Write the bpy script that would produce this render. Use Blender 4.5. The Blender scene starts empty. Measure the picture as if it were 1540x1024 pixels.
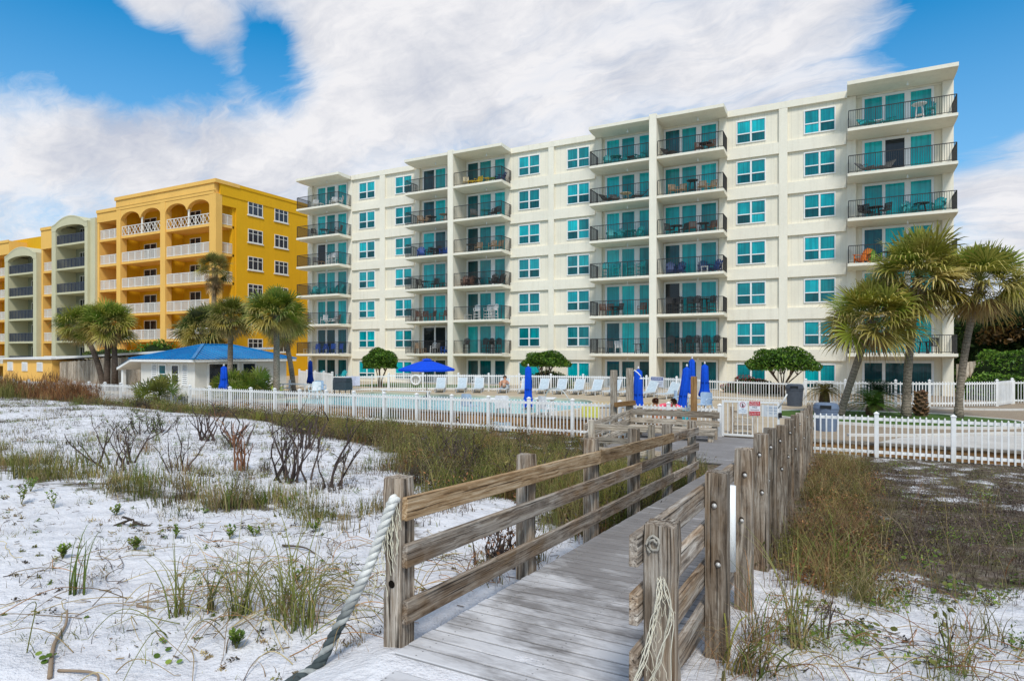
import bpy, bmesh, math, random
import numpy as np
from mathutils import Vector, Matrix
random.seed(7); RS = np.random.RandomState(11)
SC = bpy.context.scene; COL = SC.collection
R = math.radians; PI = math.pi
EYE = 2.85; DECK = 0.35

# ------------------------------------------------------------------ mesh builder
BOXF = [(0,3,2,1),(4,5,6,7),(0,1,5,4),(1,2,6,5),(2,3,7,6),(3,0,4,7)]
class MB:
    def __init__(self): self.V=[]; self.F4=[]; self.F3=[]; self.FN=[]; self.C=[]; self.G=[]; self.n=0
    def add(self, V, F4=None, F3=None, col=(1,1,1), gc=None, FN=None):
        V=np.asarray(V,float).reshape(-1,3); k=len(V)
        if F4 is not None and len(F4): self.F4.append(np.asarray(F4,int).reshape(-1,4)+self.n)
        if F3 is not None and len(F3): self.F3.append(np.asarray(F3,int).reshape(-1,3)+self.n)
        if FN:
            for f in FN: self.FN.append([i+self.n for i in f])
        c=np.asarray(col,float)
        if c.ndim==1: c=np.tile(c,(k,1))
        self.C.append(c); self.V.append(V)
        self.G.append(V.copy() if gc is None else np.asarray(gc,float))
        self.n+=k
        return self
    def box(self, c, s, rz=0, M=None, col=(1,1,1)):
        hx,hy,hz=s[0]/2,s[1]/2,s[2]/2
        L=np.array([(-hx,-hy,-hz),(hx,-hy,-hz),(hx,hy,-hz),(-hx,hy,-hz),(-hx,-hy,hz),(hx,-hy,hz),(hx,hy,hz),(-hx,hy,hz)])
        o=np.argsort([-abs(v) for v in s]); g=L[:,o]+RS.uniform(-20,20,3)
        if M is not None: W=L@np.array(M.to_3x3()).T
        elif rz:
            a,b=math.cos(rz),math.sin(rz); W=np.stack([L[:,0]*a-L[:,1]*b,L[:,0]*b+L[:,1]*a,L[:,2]],1)
        else: W=L
        return self.add(W+np.array(c),BOXF,col=col,gc=g)
    def bx(self, x0,x1,y0,y1,z0,z1,col=(1,1,1)):
        return self.box(((x0+x1)/2,(y0+y1)/2,(z0+z1)/2),(abs(x1-x0),abs(y1-y0),abs(z1-z0)),col=col)
    def bar(self, p0,p1,w,h,up=(0,0,1),col=(1,1,1)):
        p0,p1=Vector(p0),Vector(p1); d=(p1-p0); L=d.length; d.normalize(); u=Vector(up)
        s=d.cross(u)
        if s.length<1e-4: s=d.cross(Vector((1,0,0)))
        s.normalize(); u=s.cross(d)
        M=Matrix((d,s,u)).transposed()
        return self.box((p0+p1)/2,(L,w,h),M=M,col=col)
    def tube(self, P, r, n=6, col=(1,1,1), cap=True):
        P=[Vector(p) for p in P]; m=len(P)
        if not hasattr(r,'__len__'): r=[r]*m
        V=[];G=[];C=[];ln=0
        col=np.asarray(col,float)
        ref=Vector((0,0,1)) if abs((P[-1]-P[0]).normalized().z)<.9 else Vector((1,0,0))
        for i,p in enumerate(P):
            t=(P[min(i+1,m-1)]-P[max(i-1,0)])
            if t.length<1e-9: t=Vector((0,0,1))
            t.normalize(); a=t.cross(ref)
            if a.length<1e-5: a=t.cross(Vector((0,1,0)))
            a.normalize(); b=t.cross(a)
            if i: ln+=(P[i]-P[i-1]).length
            for k in range(n):
                q=2*PI*k/n; V.append(p+(a*math.cos(q)+b*math.sin(q))*r[i]); G.append((ln,math.cos(q)*r[i],math.sin(q)*r[i]))
                C.append(col if col.ndim==1 else col[i])
        F=[(i*n+k,i*n+(k+1)%n,(i+1)*n+(k+1)%n,(i+1)*n+k) for i in range(m-1) for k in range(n)]
        FN=[list(range(n))[::-1],[ (m-1)*n+k for k in range(n)]] if cap else None
        return self.add(V,F,col=np.array(C),gc=np.array(G)+RS.uniform(-20,20,3),FN=FN)
    def lathe(self, prof, n=16, c=(0,0,0), col=(1,1,1), cap=True):
        V=[(c[0]+r*math.cos(2*PI*k/n),c[1]+r*math.sin(2*PI*k/n),c[2]+z) for r,z in prof for k in range(n)]
        m=len(prof)
        F=[(i*n+k,i*n+(k+1)%n,(i+1)*n+(k+1)%n,(i+1)*n+k) for i in range(m-1) for k in range(n)]
        FN=[list(range(n))[::-1],[(m-1)*n+k for k in range(n)]] if cap else None
        return self.add(V,F,col=col,FN=FN)
    def quad(self,a,b,c,d,col=(1,1,1)): return self.add([a,b,c,d],[(0,1,2,3)],col=col)
    def poly(self,P,col=(1,1,1)): return self.add(P,FN=[list(range(len(P)))],col=col)
    def prism(self,P,axis,d,col=(1,1,1)):
        P=[Vector(p) for p in P]; k=len(P); D=Vector(axis)*d
        V=P+[p+D for p in P]
        FN=[list(range(k))[::-1],[k+i for i in range(k)]]
        F=[(i,(i+1)%k,k+(i+1)%k,k+i) for i in range(k)]
        return self.add(V,F,col=col,FN=FN)
    def grid(self,V,nx,ny,col=(1,1,1)):
        F=[(j*nx+i,j*nx+i+1,(j+1)*nx+i+1,(j+1)*nx+i) for j in range(ny-1) for i in range(nx-1)]
        return self.add(V,F,col=col)
    def mesh(self,name,mats,smooth=False):
        me=bpy.data.meshes.new(name)
        V=np.concatenate(self.V); me.vertices.add(len(V)); me.vertices.foreach_set('co',V.ravel())
        loops=[];tot=[]
        for a in self.F4: loops.append(a.ravel()); tot.append(np.full(len(a),4))
        for a in self.F3: loops.append(a.ravel()); tot.append(np.full(len(a),3))
        for f in self.FN: loops.append(np.array(f)); tot.append(np.array([len(f)]))
        loops=np.concatenate(loops); tot=np.concatenate(tot)
        me.loops.add(len(loops)); me.loops.foreach_set('vertex_index',loops.astype(np.int32))
        me.polygons.add(len(tot)); st=np.concatenate([[0],np.cumsum(tot)[:-1]])
        me.polygons.foreach_set('loop_start',st.astype(np.int32)); me.polygons.foreach_set('loop_total',tot.astype(np.int32))
        me.polygons.foreach_set('use_smooth',np.full(len(tot),bool(smooth)))
        a=me.attributes.new('col','FLOAT_COLOR','POINT'); c=np.concatenate(self.C)
        a.data.foreach_set('color',np.concatenate([c,np.ones((len(c),1))],1).ravel())
        a=me.attributes.new('gc','FLOAT_VECTOR','POINT'); a.data.foreach_set('vector',np.concatenate(self.G).ravel())
        me.update(calc_edges=True)
        for m in (mats if isinstance(mats,(list,tuple)) else [mats]): me.materials.append(m)
        return me
    def build(self,name,mats,parent=None,smooth=False,bevel=0,loc=None):
        o=bpy.data.objects.new(name,self.mesh(name,mats,smooth)); COL.objects.link(o)
        if parent is not None: o.parent=parent
        if loc is not None: o.location=loc
        if bevel:
            b=o.modifiers.new('edge','BEVEL'); b.width=bevel; b.segments=2; b.limit_method='ANGLE'
        return o

def tag(o,label,cat,group=None):
    o['label']=label; o['category']=cat
    if group: o['group']=group
    return o
def kind(o,k): o['kind']=k; return o
def thing(name,label,cat,loc=(0,0,0),rz=0,group=None):
    o=bpy.data.objects.new(name,None); COL.objects.link(o); o.location=loc; o.rotation_euler=(0,0,rz); o.empty_display_size=.2
    return tag(o,label,cat,group)
def dup(root,loc=None,rz=None,label=None,scale=None):
    def rec(o,par):
        c=o.copy(); COL.objects.link(c)
        if par is not None: c.parent=par; c.matrix_parent_inverse=o.matrix_parent_inverse
        for ch in list(o.children): rec(ch,c)
        return c
    r=rec(root,None)
    if loc is not None: r.location=loc
    if rz is not None: r.rotation_euler=(0,0,rz)
    if scale is not None: r.scale=(scale,)*3 if not hasattr(scale,'__len__') else scale
    if label: r['label']=label
    return r

# ------------------------------------------------------------------ materials
class NT:
    def __init__(self,m):
        m.use_nodes=True; self.nt=m.node_tree; self.nt.nodes.clear()
    def n(self,t,ins=None,**kw):
        nd=self.nt.nodes.new(t)
        for k,v in kw.items(): setattr(nd,k,v)
        for k,v in (ins or {}).items():
            s=nd.inputs[k]
            if hasattr(v,'is_output'): self.nt.links.new(v,s)
            else: s.default_value=v
        return nd
    def noise(self,vec,scale,detail=4,rough=.55,dist=0):
        return self.n('ShaderNodeTexNoise',{'Vector':vec,'Scale':scale,'Detail':detail,'Roughness':rough,'Distortion':dist}).outputs[0]
    def ramp(self,fac,stops,interp='LINEAR'):
        r=self.n('ShaderNodeValToRGB',{'Fac':fac}); cr=r.color_ramp; cr.interpolation=interp
        while len(cr.elements)<len(stops): cr.elements.new(.5)
        for e,(p,c) in zip(cr.elements,stops):
            e.position=p; e.color=(*c,1) if hasattr(c,'__len__') else (c,c,c,1)
        return r.outputs[0]
    def mix(self,f,a,b,mode='MIX'):
        nd=self.n('ShaderNodeMix',data_type='RGBA',blend_type=mode)
        for s,v in ((nd.inputs[0],f),(nd.inputs[6],a),(nd.inputs[7],b)):
            if hasattr(v,'is_output'): self.nt.links.new(v,s)
            else: s.default_value=(*v,1) if hasattr(v,'__len__') and len(v)==3 else v
        return nd.outputs[2]
    def math(self,op,a,b=0.0,c=0.0,clamp=False):
        nd=self.n('ShaderNodeMath',operation=op,use_clamp=clamp)
        for s,v in zip(nd.inputs,(a,b,c)):
            if hasattr(v,'is_output'): self.nt.links.new(v,s)
            else: s.default_value=v
        return nd.outputs[0]
    def mapping(self,vec,scale=(1,1,1),rot=(0,0,0),loc=(0,0,0)):
        return self.n('ShaderNodeMapping',{'Vector':vec,'Scale':scale,'Rotation':rot,'Location':loc}).outputs[0]
    def attr(self,name,out='Vector'):
        return self.n('ShaderNodeAttribute',attribute_name=name).outputs[out]
    def pos(self): return self.n('ShaderNodeNewGeometry').outputs['Position']
    def obj(self): return self.n('ShaderNodeTexCoord').outputs['Object']
    def rand(self): return self.n('ShaderNodeObjectInfo').outputs['Random']
    def bump(self,h,strength=.3,dist=.02):
        return self.n('ShaderNodeBump',{'Height':h,'Strength':strength,'Distance':dist}).outputs[0]
    def out(self,color,rough=.6,normal=None,spec=.3,metal=0,trans=None,**ins):
        b=self.n('ShaderNodeBsdfPrincipled',{'Metallic':metal,'Specular IOR Level':spec})
        for k,v in (('Base Color',color),('Roughness',rough)):
            if hasattr(v,'is_output'): self.nt.links.new(v,b.inputs[k])
            else: b.inputs[k].default_value=(*v,1) if k=='Base Color' and len(v)==3 else v
        if normal is not None: self.nt.links.new(normal,b.inputs['Normal'])
        for k,v in ins.items(): b.inputs[k].default_value=v
        sh=b.outputs[0]
        if trans:
            t=self.n('ShaderNodeBsdfTranslucent')
            if hasattr(color,'is_output'): self.nt.links.new(color,t.inputs[0])
            else: t.inputs[0].default_value=(*color,1)
            sh=self.n('ShaderNodeMixShader',{0:trans,1:sh,2:t.outputs[0]}).outputs[0]
        o=self.n('ShaderNodeOutputMaterial'); self.nt.links.new(sh,o.inputs[0])
        return b
def newmat(name):
    m=bpy.data.materials.new(name); return m,NT(m)
def cmul(c,k): return tuple(min(1,x*k) for x in c)

def painted(name,c,rough=.5,var=.12,scale=3,bump=.1,spec=.35,metal=0,dirt=None):
    m,t=newmat(name); p=t.obj()
    n=t.noise(p,scale,5); col=t.ramp(n,[(.3,cmul(c,1-var)),(.7,cmul(c,1+var*.6))])
    if dirt:
        z=t.noise(t.mapping(p,(3,3,.35)),2.2,4,.6); col=t.mix(t.ramp(z,[(.5,0.0),(.75,.6)]),col,dirt)
    h=t.noise(p,scale*14,3)
    t.out(col,rough,t.bump(h,bump,.01),spec,metal); return m

def wall_mat(name,c,stain,groove=0.0,sc=1.0):
    m,t=newmat(name); p=t.pos()
    n=t.noise(p,.35,5,.6); col=t.ramp(n,[(.3,cmul(c,.93)),(.7,cmul(c,1.05))])
    st=t.noise(t.mapping(p,(2.2,2.2,.14)),1.7,6,.68)
    col=t.mix(t.ramp(st,[(.52,0.0),(.74,.34)]),col,stain)
    fine=t.noise(p,9,4,.6); col=t.mix(.12,col,t.ramp(fine,[(.3,cmul(c,.72)),(.7,cmul(c,1.12))]))
    h=t.noise(p,25,3)
    if groove:
        sx=t.n('ShaderNodeSeparateXYZ',{0:p}).outputs[0]
        w=t.math('FRACT',t.math('MULTIPLY',sx,1/groove))
        g=t.math('LESS_THAN',w,.09)
        col=t.mix(t.math('MULTIPLY',g,.22),col,cmul(c,.5))
    t.out(col,.85,t.bump(h,.25,.01),.2); return m

def timber_mat(name,lo,mid,hi,warm=.35,bump=.55):
    m,t=newmat(name); g=t.attr('gc')
    big=t.noise(t.mapping(g,(.9,4,4)),1.3,4,.6)
    warp=t.noise(t.mapping(g,(1.1,5,5)),1.6,3,.5)
    gv=t.n('ShaderNodeVectorMath',{0:t.mapping(g,(.8,34,34)),1:t.n('ShaderNodeCombineXYZ',{1:t.math('MULTIPLY',warp,5.0),2:t.math('MULTIPLY',warp,4.0)}).outputs[0]},operation='ADD').outputs[0]
    grain=t.noise(gv,1.0,7,.66)
    streak=t.noise(t.mapping(g,(1.6,120,120)),1.0,4,.6)
    mixg=t.math('ADD',t.math('MULTIPLY',grain,.72),t.math('MULTIPLY',streak,.28))
    c=t.ramp(mixg,[(.37,lo),(.48,mid),(.60,hi)])
    c=t.mix(t.ramp(big,[(.42,0.0),(.68,warm)]),c,t.ramp(mixg,[(.33,(.10,.052,.022)),(.5,(.25,.145,.065)),(.66,(.42,.28,.145))]))
    crack=t.noise(t.mapping(g,(.9,60,60)),1.3,3,.55)
    ck=t.ramp(crack,[(.59,0.0),(.65,.9)])
    c=t.mix(ck,c,cmul(lo,.3))
    blot=t.noise(g,5,4,.6); c=t.mix(t.ramp(blot,[(.5,0.0),(.75,.35)]),c,cmul(hi,1.1))
    tone=t.math('MULTIPLY_ADD',t.noise(t.mapping(g,(.07,.07,.07)),1,0),1.5,.28)
    c=t.mix(1.0,c,t.n('ShaderNodeCombineColor',{0:tone,1:tone,2:tone}).outputs[0],'MULTIPLY')
    h=t.math('SUBTRACT',mixg,t.math('MULTIPLY',ck,.5))
    t.out(c,.88,t.bump(h,bump,.012),.15); return m

def leaf_mat(name,trans=.3,rough=.5,sat=1.0):
    m,t=newmat(name); c=t.attr('col','Color')
    n=t.noise(t.pos(),1.7,3); c=t.mix(1.0,c,t.ramp(n,[(.3,(.72,.74,.70)),(.7,(1.18,1.15,1.1))]),'MULTIPLY')
    t.out(c,rough,None,.25,trans=trans); return m
def attr_mat(name,rough=.6,spec=.3,metal=0,bump=.15,bscale=40):
    m,t=newmat(name); c=t.attr('col','Color'); n=t.noise(t.obj(),8,4)
    c=t.mix(1.0,c,t.ramp(n,[(.3,(.85,.85,.85)),(.7,(1.08,1.08,1.08))]),'MULTIPLY')
    t.out(c,rough,t.bump(t.noise(t.obj(),bscale,2),bump,.005),spec,metal); return m

M={}
M['cream']=wall_mat('cream_panel',(.87,.80,.645),(.56,.49,.37),groove=.41)
M['cream_band']=wall_mat('cream_band',(.89,.825,.68),(.60,.53,.41))
M['cream_slab']=wall_mat('cream_slab',(.87,.81,.67),(.56,.50,.40))
M['soffit']=wall_mat('soffit',(.74,.70,.60),(.5,.46,.38))
M['white_frame']=painted('white_frame',(.86,.86,.84),.45,.06)
M['picket']=painted('picket_white',(.87,.86,.84),.5,.09,dirt=(.52,.49,.42))
M['black_rail']=painted('black_rail',(.035,.032,.03),.45,.3,spec=.3)
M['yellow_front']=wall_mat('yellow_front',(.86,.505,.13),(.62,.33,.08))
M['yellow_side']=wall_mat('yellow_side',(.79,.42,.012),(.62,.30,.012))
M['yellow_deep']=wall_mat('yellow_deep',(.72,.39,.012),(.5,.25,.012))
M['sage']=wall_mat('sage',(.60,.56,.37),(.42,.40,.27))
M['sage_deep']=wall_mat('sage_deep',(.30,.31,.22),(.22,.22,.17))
M['white_rail']=painted('white_rail',(.80,.78,.72),.5,.06)
M['navy_rail']=painted('navy_rail',(.05,.06,.085),.5,.2)
M['rail_mesh']=None
M['timber']=timber_mat('weathered_timber',(.10,.078,.06),(.27,.22,.175),(.52,.46,.39),.8)
M['warm_timber']=timber_mat('honey_timber',(.13,.075,.038),(.31,.20,.105),(.50,.38,.25),.9)
M['post']=timber_mat('post_timber',(.06,.045,.034),(.20,.16,.122),(.43,.38,.32),.5,.9)
M['silver_timber']=timber_mat('silver_timber',(.13,.105,.08),(.38,.32,.25),(.64,.57,.47),.45)
M['brown_plank']=timber_mat('brown_plank',(.20,.10,.035),(.36,.19,.075),(.48,.28,.12),.4)
M['leaf']=leaf_mat('leaf',.30,.45)
M['grass']=leaf_mat('grass_blade',.28,.6)
M['twig']=attr_mat('twig',.9,.1)
M['attr']=attr_mat('plain_colour',.55,.3)
M['fabric']=attr_mat('fabric',.85,.15,bump=.25,bscale=120)
M['rope']=attr_mat('rope_fibre',.9,.1,bump=.7,bscale=180)
M['metal']=painted('galvanised',(.55,.53,.50),.5,.2,metal=.35)
M['steel_white']=painted('white_steel',(.80,.79,.76),.4,.06)

def bark():
    m,t=newmat('palm_bark'); g=t.attr('gc'); c=t.attr('col','Color')
    w=t.n('ShaderNodeTexWave',{'Vector':g,'Scale':2.6,'Distortion':9.0,'Detail':4.0,'Detail Scale':2.0},bands_direction='X').outputs['Fac']
    n=t.noise(t.mapping(g,(3,14,14)),2.5,5,.65)
    f=t.math('ADD',t.math('MULTIPLY',w,.22),t.math('MULTIPLY',n,.78))
    k=t.ramp(f,[(.25,(.45,.43,.40)),(.7,(1.25,1.22,1.18))])
    t.out(t.mix(1.0,c,k,'MULTIPLY'),.92,t.bump(f,.9,.05),.1); return m
M['bark']=bark()

def glass_mat(name,hi,lo,refl=.5):
    m,t=newmat(name); p=t.pos(); r=t.rand()
    off=t.n('ShaderNodeCombineXYZ',{0:t.math('MULTIPLY',r,37),2:t.math('MULTIPLY',r,11)}).outputs[0]
    q=t.n('ShaderNodeVectorMath',{0:p,1:off},operation='ADD').outputs[0]
    cur=t.noise(t.mapping(q,(7,7,.15)),1.6,3,.5)          # curtain folds behind the tinted glass
    blotch=t.noise(t.mapping(q,(.8,.8,.6)),1.2,3,.6)
    c=t.mix(t.ramp(blotch,[(.35,0.0),(.65,1.0)]),hi,lo)
    c=t.mix(t.ramp(cur,[(.42,0.0),(.62,.55)]),c,cmul(lo,.6))
    br=t.math('MULTIPLY_ADD',r,.85,.50)
    c=t.mix(1.0,c,t.n('ShaderNodeCombineColor',{0:br,1:br,2:br}).outputs[0],'MULTIPLY')
    wob=t.noise(t.mapping(q,(1,1,1)),.9,2)
    t.out(c,.06,t.bump(wob,.12,.05),refl); return m
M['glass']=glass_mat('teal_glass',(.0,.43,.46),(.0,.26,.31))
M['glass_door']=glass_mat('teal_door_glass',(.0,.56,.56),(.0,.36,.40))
M['glass_low']=glass_mat('teal_glass_darker',(.0,.17,.19),(.005,.10,.12),.35)  # darker than the upper panes, whose reflection is put into their colour
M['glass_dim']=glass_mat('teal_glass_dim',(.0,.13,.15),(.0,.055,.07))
M['glass_dark']=glass_mat('dark_glass',(.012,.022,.03),(.02,.03,.04),.45)
M['glass_grey']=glass_mat('grey_glass',(.04,.05,.075),(.015,.02,.03),.5)
# ------------------------------------------------------------------ camera, sun, sky
cam=bpy.data.cameras.new('camera'); co=bpy.data.objects.new('camera',cam); COL.objects.link(co); SC.camera=co
cam.sensor_width=36; cam.lens=36*945/1540; cam.shift_y=20/1540; cam.clip_start=.05; cam.clip_end=4000
co.location=(0,0,EYE); co.rotation_euler=(R(90),0,R(27.6))
SUN_AZ=R(150); SUN_EL=R(52)             # azimuth clockwise from +Y: behind the viewer, over the right shoulder
sd=Vector((math.sin(SUN_AZ)*math.cos(SUN_EL),math.cos(SUN_AZ)*math.cos(SUN_EL),math.sin(SUN_EL)))
sl=bpy.data.lights.new('sun','SUN'); so=bpy.data.objects.new('sun',sl); COL.objects.link(so)
sl.energy=2.9; sl.angle=R(14); sl.color=(1,.95,.87); so.rotation_euler=(-sd).to_track_quat('-Z','Y').to_euler(); so.location=sd*80
SC.view_settings.view_transform='Standard'; SC.view_settings.look='None'; SC.view_settings.exposure=0
SC.cycles.max_bounces=6; SC.cycles.diffuse_bounces=3; SC.cycles.glossy_bounces=3; SC.cycles.transparent_max_bounces=6; SC.cycles.use_denoising=True
W=bpy.data.worlds.new('World'); SC.world=W; W.use_nodes=True
class WT(NT):
    def __init__(self,w): self.nt=w.node_tree; self.nt.nodes.clear()
t=WT(W)
sky=t.n('ShaderNodeTexSky',sky_type='NISHITA',sun_disc=False,sun_elevation=SUN_EL,sun_rotation=SUN_AZ,altitude=0,air_density=1.0,dust_density=.4,ozone_density=2.0)
blue=t.mix(1.0,sky.outputs[0],(.10,1.32,1.80),'MULTIPLY')
d=t.n('ShaderNodeTexCoord').outputs['Generated']
sx=t.n('ShaderNodeSeparateXYZ',{0:d}); zc=t.math('MAXIMUM',sx.outputs[2],.0)
q=t.math('DIVIDE',1.0,t.math('ADD',zc,.20))
pl=t.n('ShaderNodeCombineXYZ',{0:t.math('MULTIPLY',sx.outputs[0],q),1:t.math('MULTIPLY',sx.outputs[1],q)}).outputs[0]
pl=t.mapping(pl,rot=(0,0,R(27.6-16)))
warp=t.n('ShaderNodeTexNoise',{'Vector':pl,'Scale':2.2,'Detail':4.0,'Roughness':.6}).outputs['Color']
wv=t.n('ShaderNodeVectorMath',{0:t.n('ShaderNodeVectorMath',{0:warp,1:(.5,.5,.5)},operation='SUBTRACT').outputs[0],'Scale':.34},operation='SCALE').outputs[0]
pw=t.n('ShaderNodeVectorMath',{0:pl,1:wv},operation='ADD').outputs[0]
big=t.noise(t.mapping(pw,(.42,1.55,1),loc=(3.1,1.7,0)),1.4,10,.60,.2)
fine=t.noise(t.mapping(pw,(.8,2.9,1),loc=(7,2,0)),3.4,9,.68,.3)
f=t.math('ADD',t.math('MULTIPLY',big,.62),t.math('MULTIPLY',fine,.38))
def dirv(az,el): return (math.sin(R(az))*math.cos(R(el)),math.cos(R(az))*math.cos(R(el)),math.sin(R(el)))
# (azimuth, elevation, radius in degrees, weight): open blue gaps and thick banks of the cloud sheet
patches=[(-67,21.9,5.4,-.19),(-62,22.0,4.8,-.18),(-58,21.7,4.0,-.17),(-54,21.3,3.8,-.16),(-50,21.7,3.5,-.15),(-46.5,23.2,2.8,-.14),(-49,25.4,2,-.10),(-67,27,5,-.14),(-63,27,3,-.10),(-41,22.5,2,-.05),
  (-58.5,26.3,2.4,.20),(-55.5,25.6,2.2,.20),(-52.6,24.4,1.8,.18),(-59,28.5,2.6,.16),
  (-66,17.0,4.5,.15),(-60,17.0,4.5,.15),(-54,17.0,4.5,.13),(-48,17.5,4.5,.11),(-41,19.3,4.5,.09),(-44,28.5,4,.10),(-38,26,6,.10),
  (9.5,25,6,-.17),(13,20,6,-.15),(8,29,3.5,-.10),(12,30,6,-.16),(14,12.5,5,.15),(8.5,16.5,3,-.08),
  (-20,27,16,.09),(-38,18,9,.05),(12,6,6,.12),(-10,29,9,.08),(-30,29,9,.08),
  (-62,12.5,5,.08),(-60,8.8,3,-.06),(-51,10.5,3,-.045),(-43,12.5,2.5,-.05),(-34,15.8,3.5,-.09),(-27,17.5,3,-.05),(-15,18,4,-.08),(-8,20,3,-.05),(-68,4,5,.12),(-58,5,4,.08)]
for az,el,rad,wt in patches:
    dt=t.n('ShaderNodeVectorMath',{0:d,1:dirv(az,el)},operation='DOT_PRODUCT').outputs['Value']
    mr=t.n('ShaderNodeMapRange',{'Value':dt,'From Min':math.cos(R(rad*1.6)),'From Max':math.cos(R(rad*.1)),'To Min':0.0,'To Max':wt},interpolation_type='SMOOTHSTEP').outputs[0]
    f=t.math('ADD',f,mr)
cover=t.ramp(f,[(.37,0.0),(.43,.20),(.50,.55),(.58,.86),(.70,1.0)])
sh=t.noise(t.mapping(pw,(.8,1.9,1),loc=(1,9,0)),1.9,9,.62,.3)
puff=t.noise(t.mapping(d,(1,1,1.5)),7.0,9,.62,.4)
sh=t.math('ADD',t.math('MULTIPLY',sh,.45),t.math('ADD',t.math('MULTIPLY',fine,.2),t.math('MULTIPLY',puff,.35)))
ccol=t.ramp(sh,[(.37,(5.3,5.7,6.8)),(.46,(6.9,7.1,7.75)),(.56,(8.9,8.85,9.1))])
# a thin milky veil low over the roofs
veil=t.n('ShaderNodeMapRange',{'Value':sx.outputs[2],'From Min':.44,'From Max':.10,'To Min':0.0,'To Max':.66}).outputs[0]
skyc=t.mix(veil,blue,(4.6,6.2,8.3))
final=t.mix(cover,skyc,ccol)
bg=t.n('ShaderNodeBackground',{'Color':final,'Strength':.10}); o=t.n('ShaderNodeOutputWorld'); t.nt.links.new(bg.outputs[0],o.inputs[0])

# ------------------------------------------------------------------ dune sand
def lerp(t,pts):
    if t<=pts[0][0]: return pts[0][1]
    for (a,b),(c,d) in zip(pts,pts[1:]):
        if t<=c:
            u=(t-a)/(c-a); u=u*u*(3-2*u)*.5+u*.5
            return b+(d-b)*u
    return pts[-1][1]
def edge_y(x):   # where the white sand ends and the scrub begins
    return lerp(x,[(-40,15.5),(-30,15.0),(-19,13.6),(-13,12.2),(-8.7,10.2),(-4.6,7.4),(-2.4,6.0),(0,6.6),(6,6.6),(20,7.5)])
def sand_h(x,y):
    right=lerp(y,[(2,1.05),(3.2,1.02),(4.4,.88),(5.6,.72),(8,.5),(12,.22),(16,.05),(18,0.0)])
    e=edge_y(x)
    left=lerp(y-e,[(-12,1.05),(-8,1.03),(-4,.92),(-1.5,.86),(0,.78),(2.5,.42),(5,.12),(7,.0)])
    left+= .14*math.exp(-((x+22)/8)**2-((y-11.5)/3.0)**2)
    t=min(1,max(0,(-2.0-x)/3.0)); t=t*t*(3-2*t)
    h=right*(1-t)+left*t
    h+=(.05*math.sin(x*.9+1.3*math.sin(y*.5))*math.sin(y*.8+.4)+.03*math.sin(x*1.9-y*1.3))*min(1,max(0.15,(19-y)/8))
    if y>17.5: h=h*max(0,(20-y)/2.5) if h>0 else h
    k=max(0,1-abs(x+1.6)/1.3)*max(0,min(1,(3.5-y)/.5)); k=min(1,k*2.5); h=h*(1-k)+max(h,1.082)*k
    return h
def scrub(x,y):  # 0 on clean sand, 1 in the scrub
    e=edge_y(x); w=.9*math.sin(x*1.3+y*.4)+.5*math.sin(x*2.9-y)
    return min(1,max(0,(y-e+w*.6)/1.3))
def band(x,y):   # thin grassy band across the sand on the left of the walk
    return max(0,1-abs(y-(5.9+.05*x+.35*math.sin(x*.8)))/.8) if x<-4 else 0

def sand_mat():
    m,t=newmat('white_sand'); p=t.pos(); v=t.attr('veg','Fac')
    n1=t.noise(p,1.1,6,.6); n2=t.noise(p,6,5,.65); n3=t.noise(p,45,3,.6)
    sand=t.ramp(n1,[(.3,(.64,.625,.64)),(.7,(.77,.755,.765))])
    sand=t.mix(.25,sand,t.ramp(n2,[(.3,(.50,.47,.46)),(.62,(.84,.82,.83))]))
    speck=t.ramp(t.noise(p,16,4,.72),[(.66,0.0),(.72,.8)])
    lit=t.ramp(t.noise(p,2.2,4,.6),[(.48,0.0),(.66,1.0)])
    sand=t.mix(t.math('MULTIPLY',speck,lit),sand,(.15,.12,.08))
    far=t.n('ShaderNodeMapRange',{'Value':t.n('ShaderNodeSeparateXYZ',{0:p}).outputs[1],'From Min':6.0,'From Max':8.5}).outputs[0]
    sp2=t.ramp(t.noise(p,8,5,.78),[(.53,0.0),(.62,.8)]); sand=t.mix(t.math('MULTIPLY',sp2,far),sand,(.17,.14,.085))
    scr=t.ramp(n2,[(.3,(.055,.04,.032)),(.52,(.12,.09,.065)),(.74,(.34,.29,.25))])
    grn=t.ramp(t.noise(p,3.5,5,.65),[(.45,0.0),(.62,.55)]); scr=t.mix(grn,scr,(.10,.105,.03))
    k=t.math('ADD',v,t.math('MULTIPLY',t.math('SUBTRACT',t.noise(p,1.5,6,.68),.5),2.1))
    c=t.mix(t.ramp(k,[(.42,0.0),(.60,1.0)]),sand,scr)
    vor=t.n('ShaderNodeTexVoronoi',{'Vector':p,'Scale':2.6,'Randomness':1.0},feature='SMOOTH_F1').outputs['Distance']
    h=t.math('ADD',t.math('MULTIPLY',n2,.6),t.math('ADD',t.math('MULTIPLY',vor,.9),t.math('MULTIPLY',n3,.10)))
    t.out(c,.95,t.bump(h,.85,.13),.1); return m
M['sand']=sand_mat()
def axis(lo,hi,fine,coarse,c):
    v=[c]; 
    while v[-1]<hi: v.append(v[-1]+fine+(coarse-fine)*min(1,abs(v[-1]-c)/25))
    w=[c]
    while w[-1]>lo: w.append(w[-1]-fine-(coarse-fine)*min(1,abs(w[-1]-c)/25))
    return sorted(set(w+v))
xs=[x for x in axis(-110,60,.085,.9,-2.5)]; ys=[y for y in axis(-6,20.25,.085,.35,4)]
VG=[];veg=[]
for y in ys:
    for x in xs:
        VG.append((x,y,sand_h(x,y))); veg.append(max(scrub(x,y)*((.86 if y<13.5 else .64) if x>.9 else .63 if (y>16.3 and x>-26) else .86),.55*band(x,y)))
mb=MB(); mb.grid(VG,len(xs),len(ys)); sand=kind(mb.build('sand',M['sand'],smooth=True),'structure')
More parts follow.
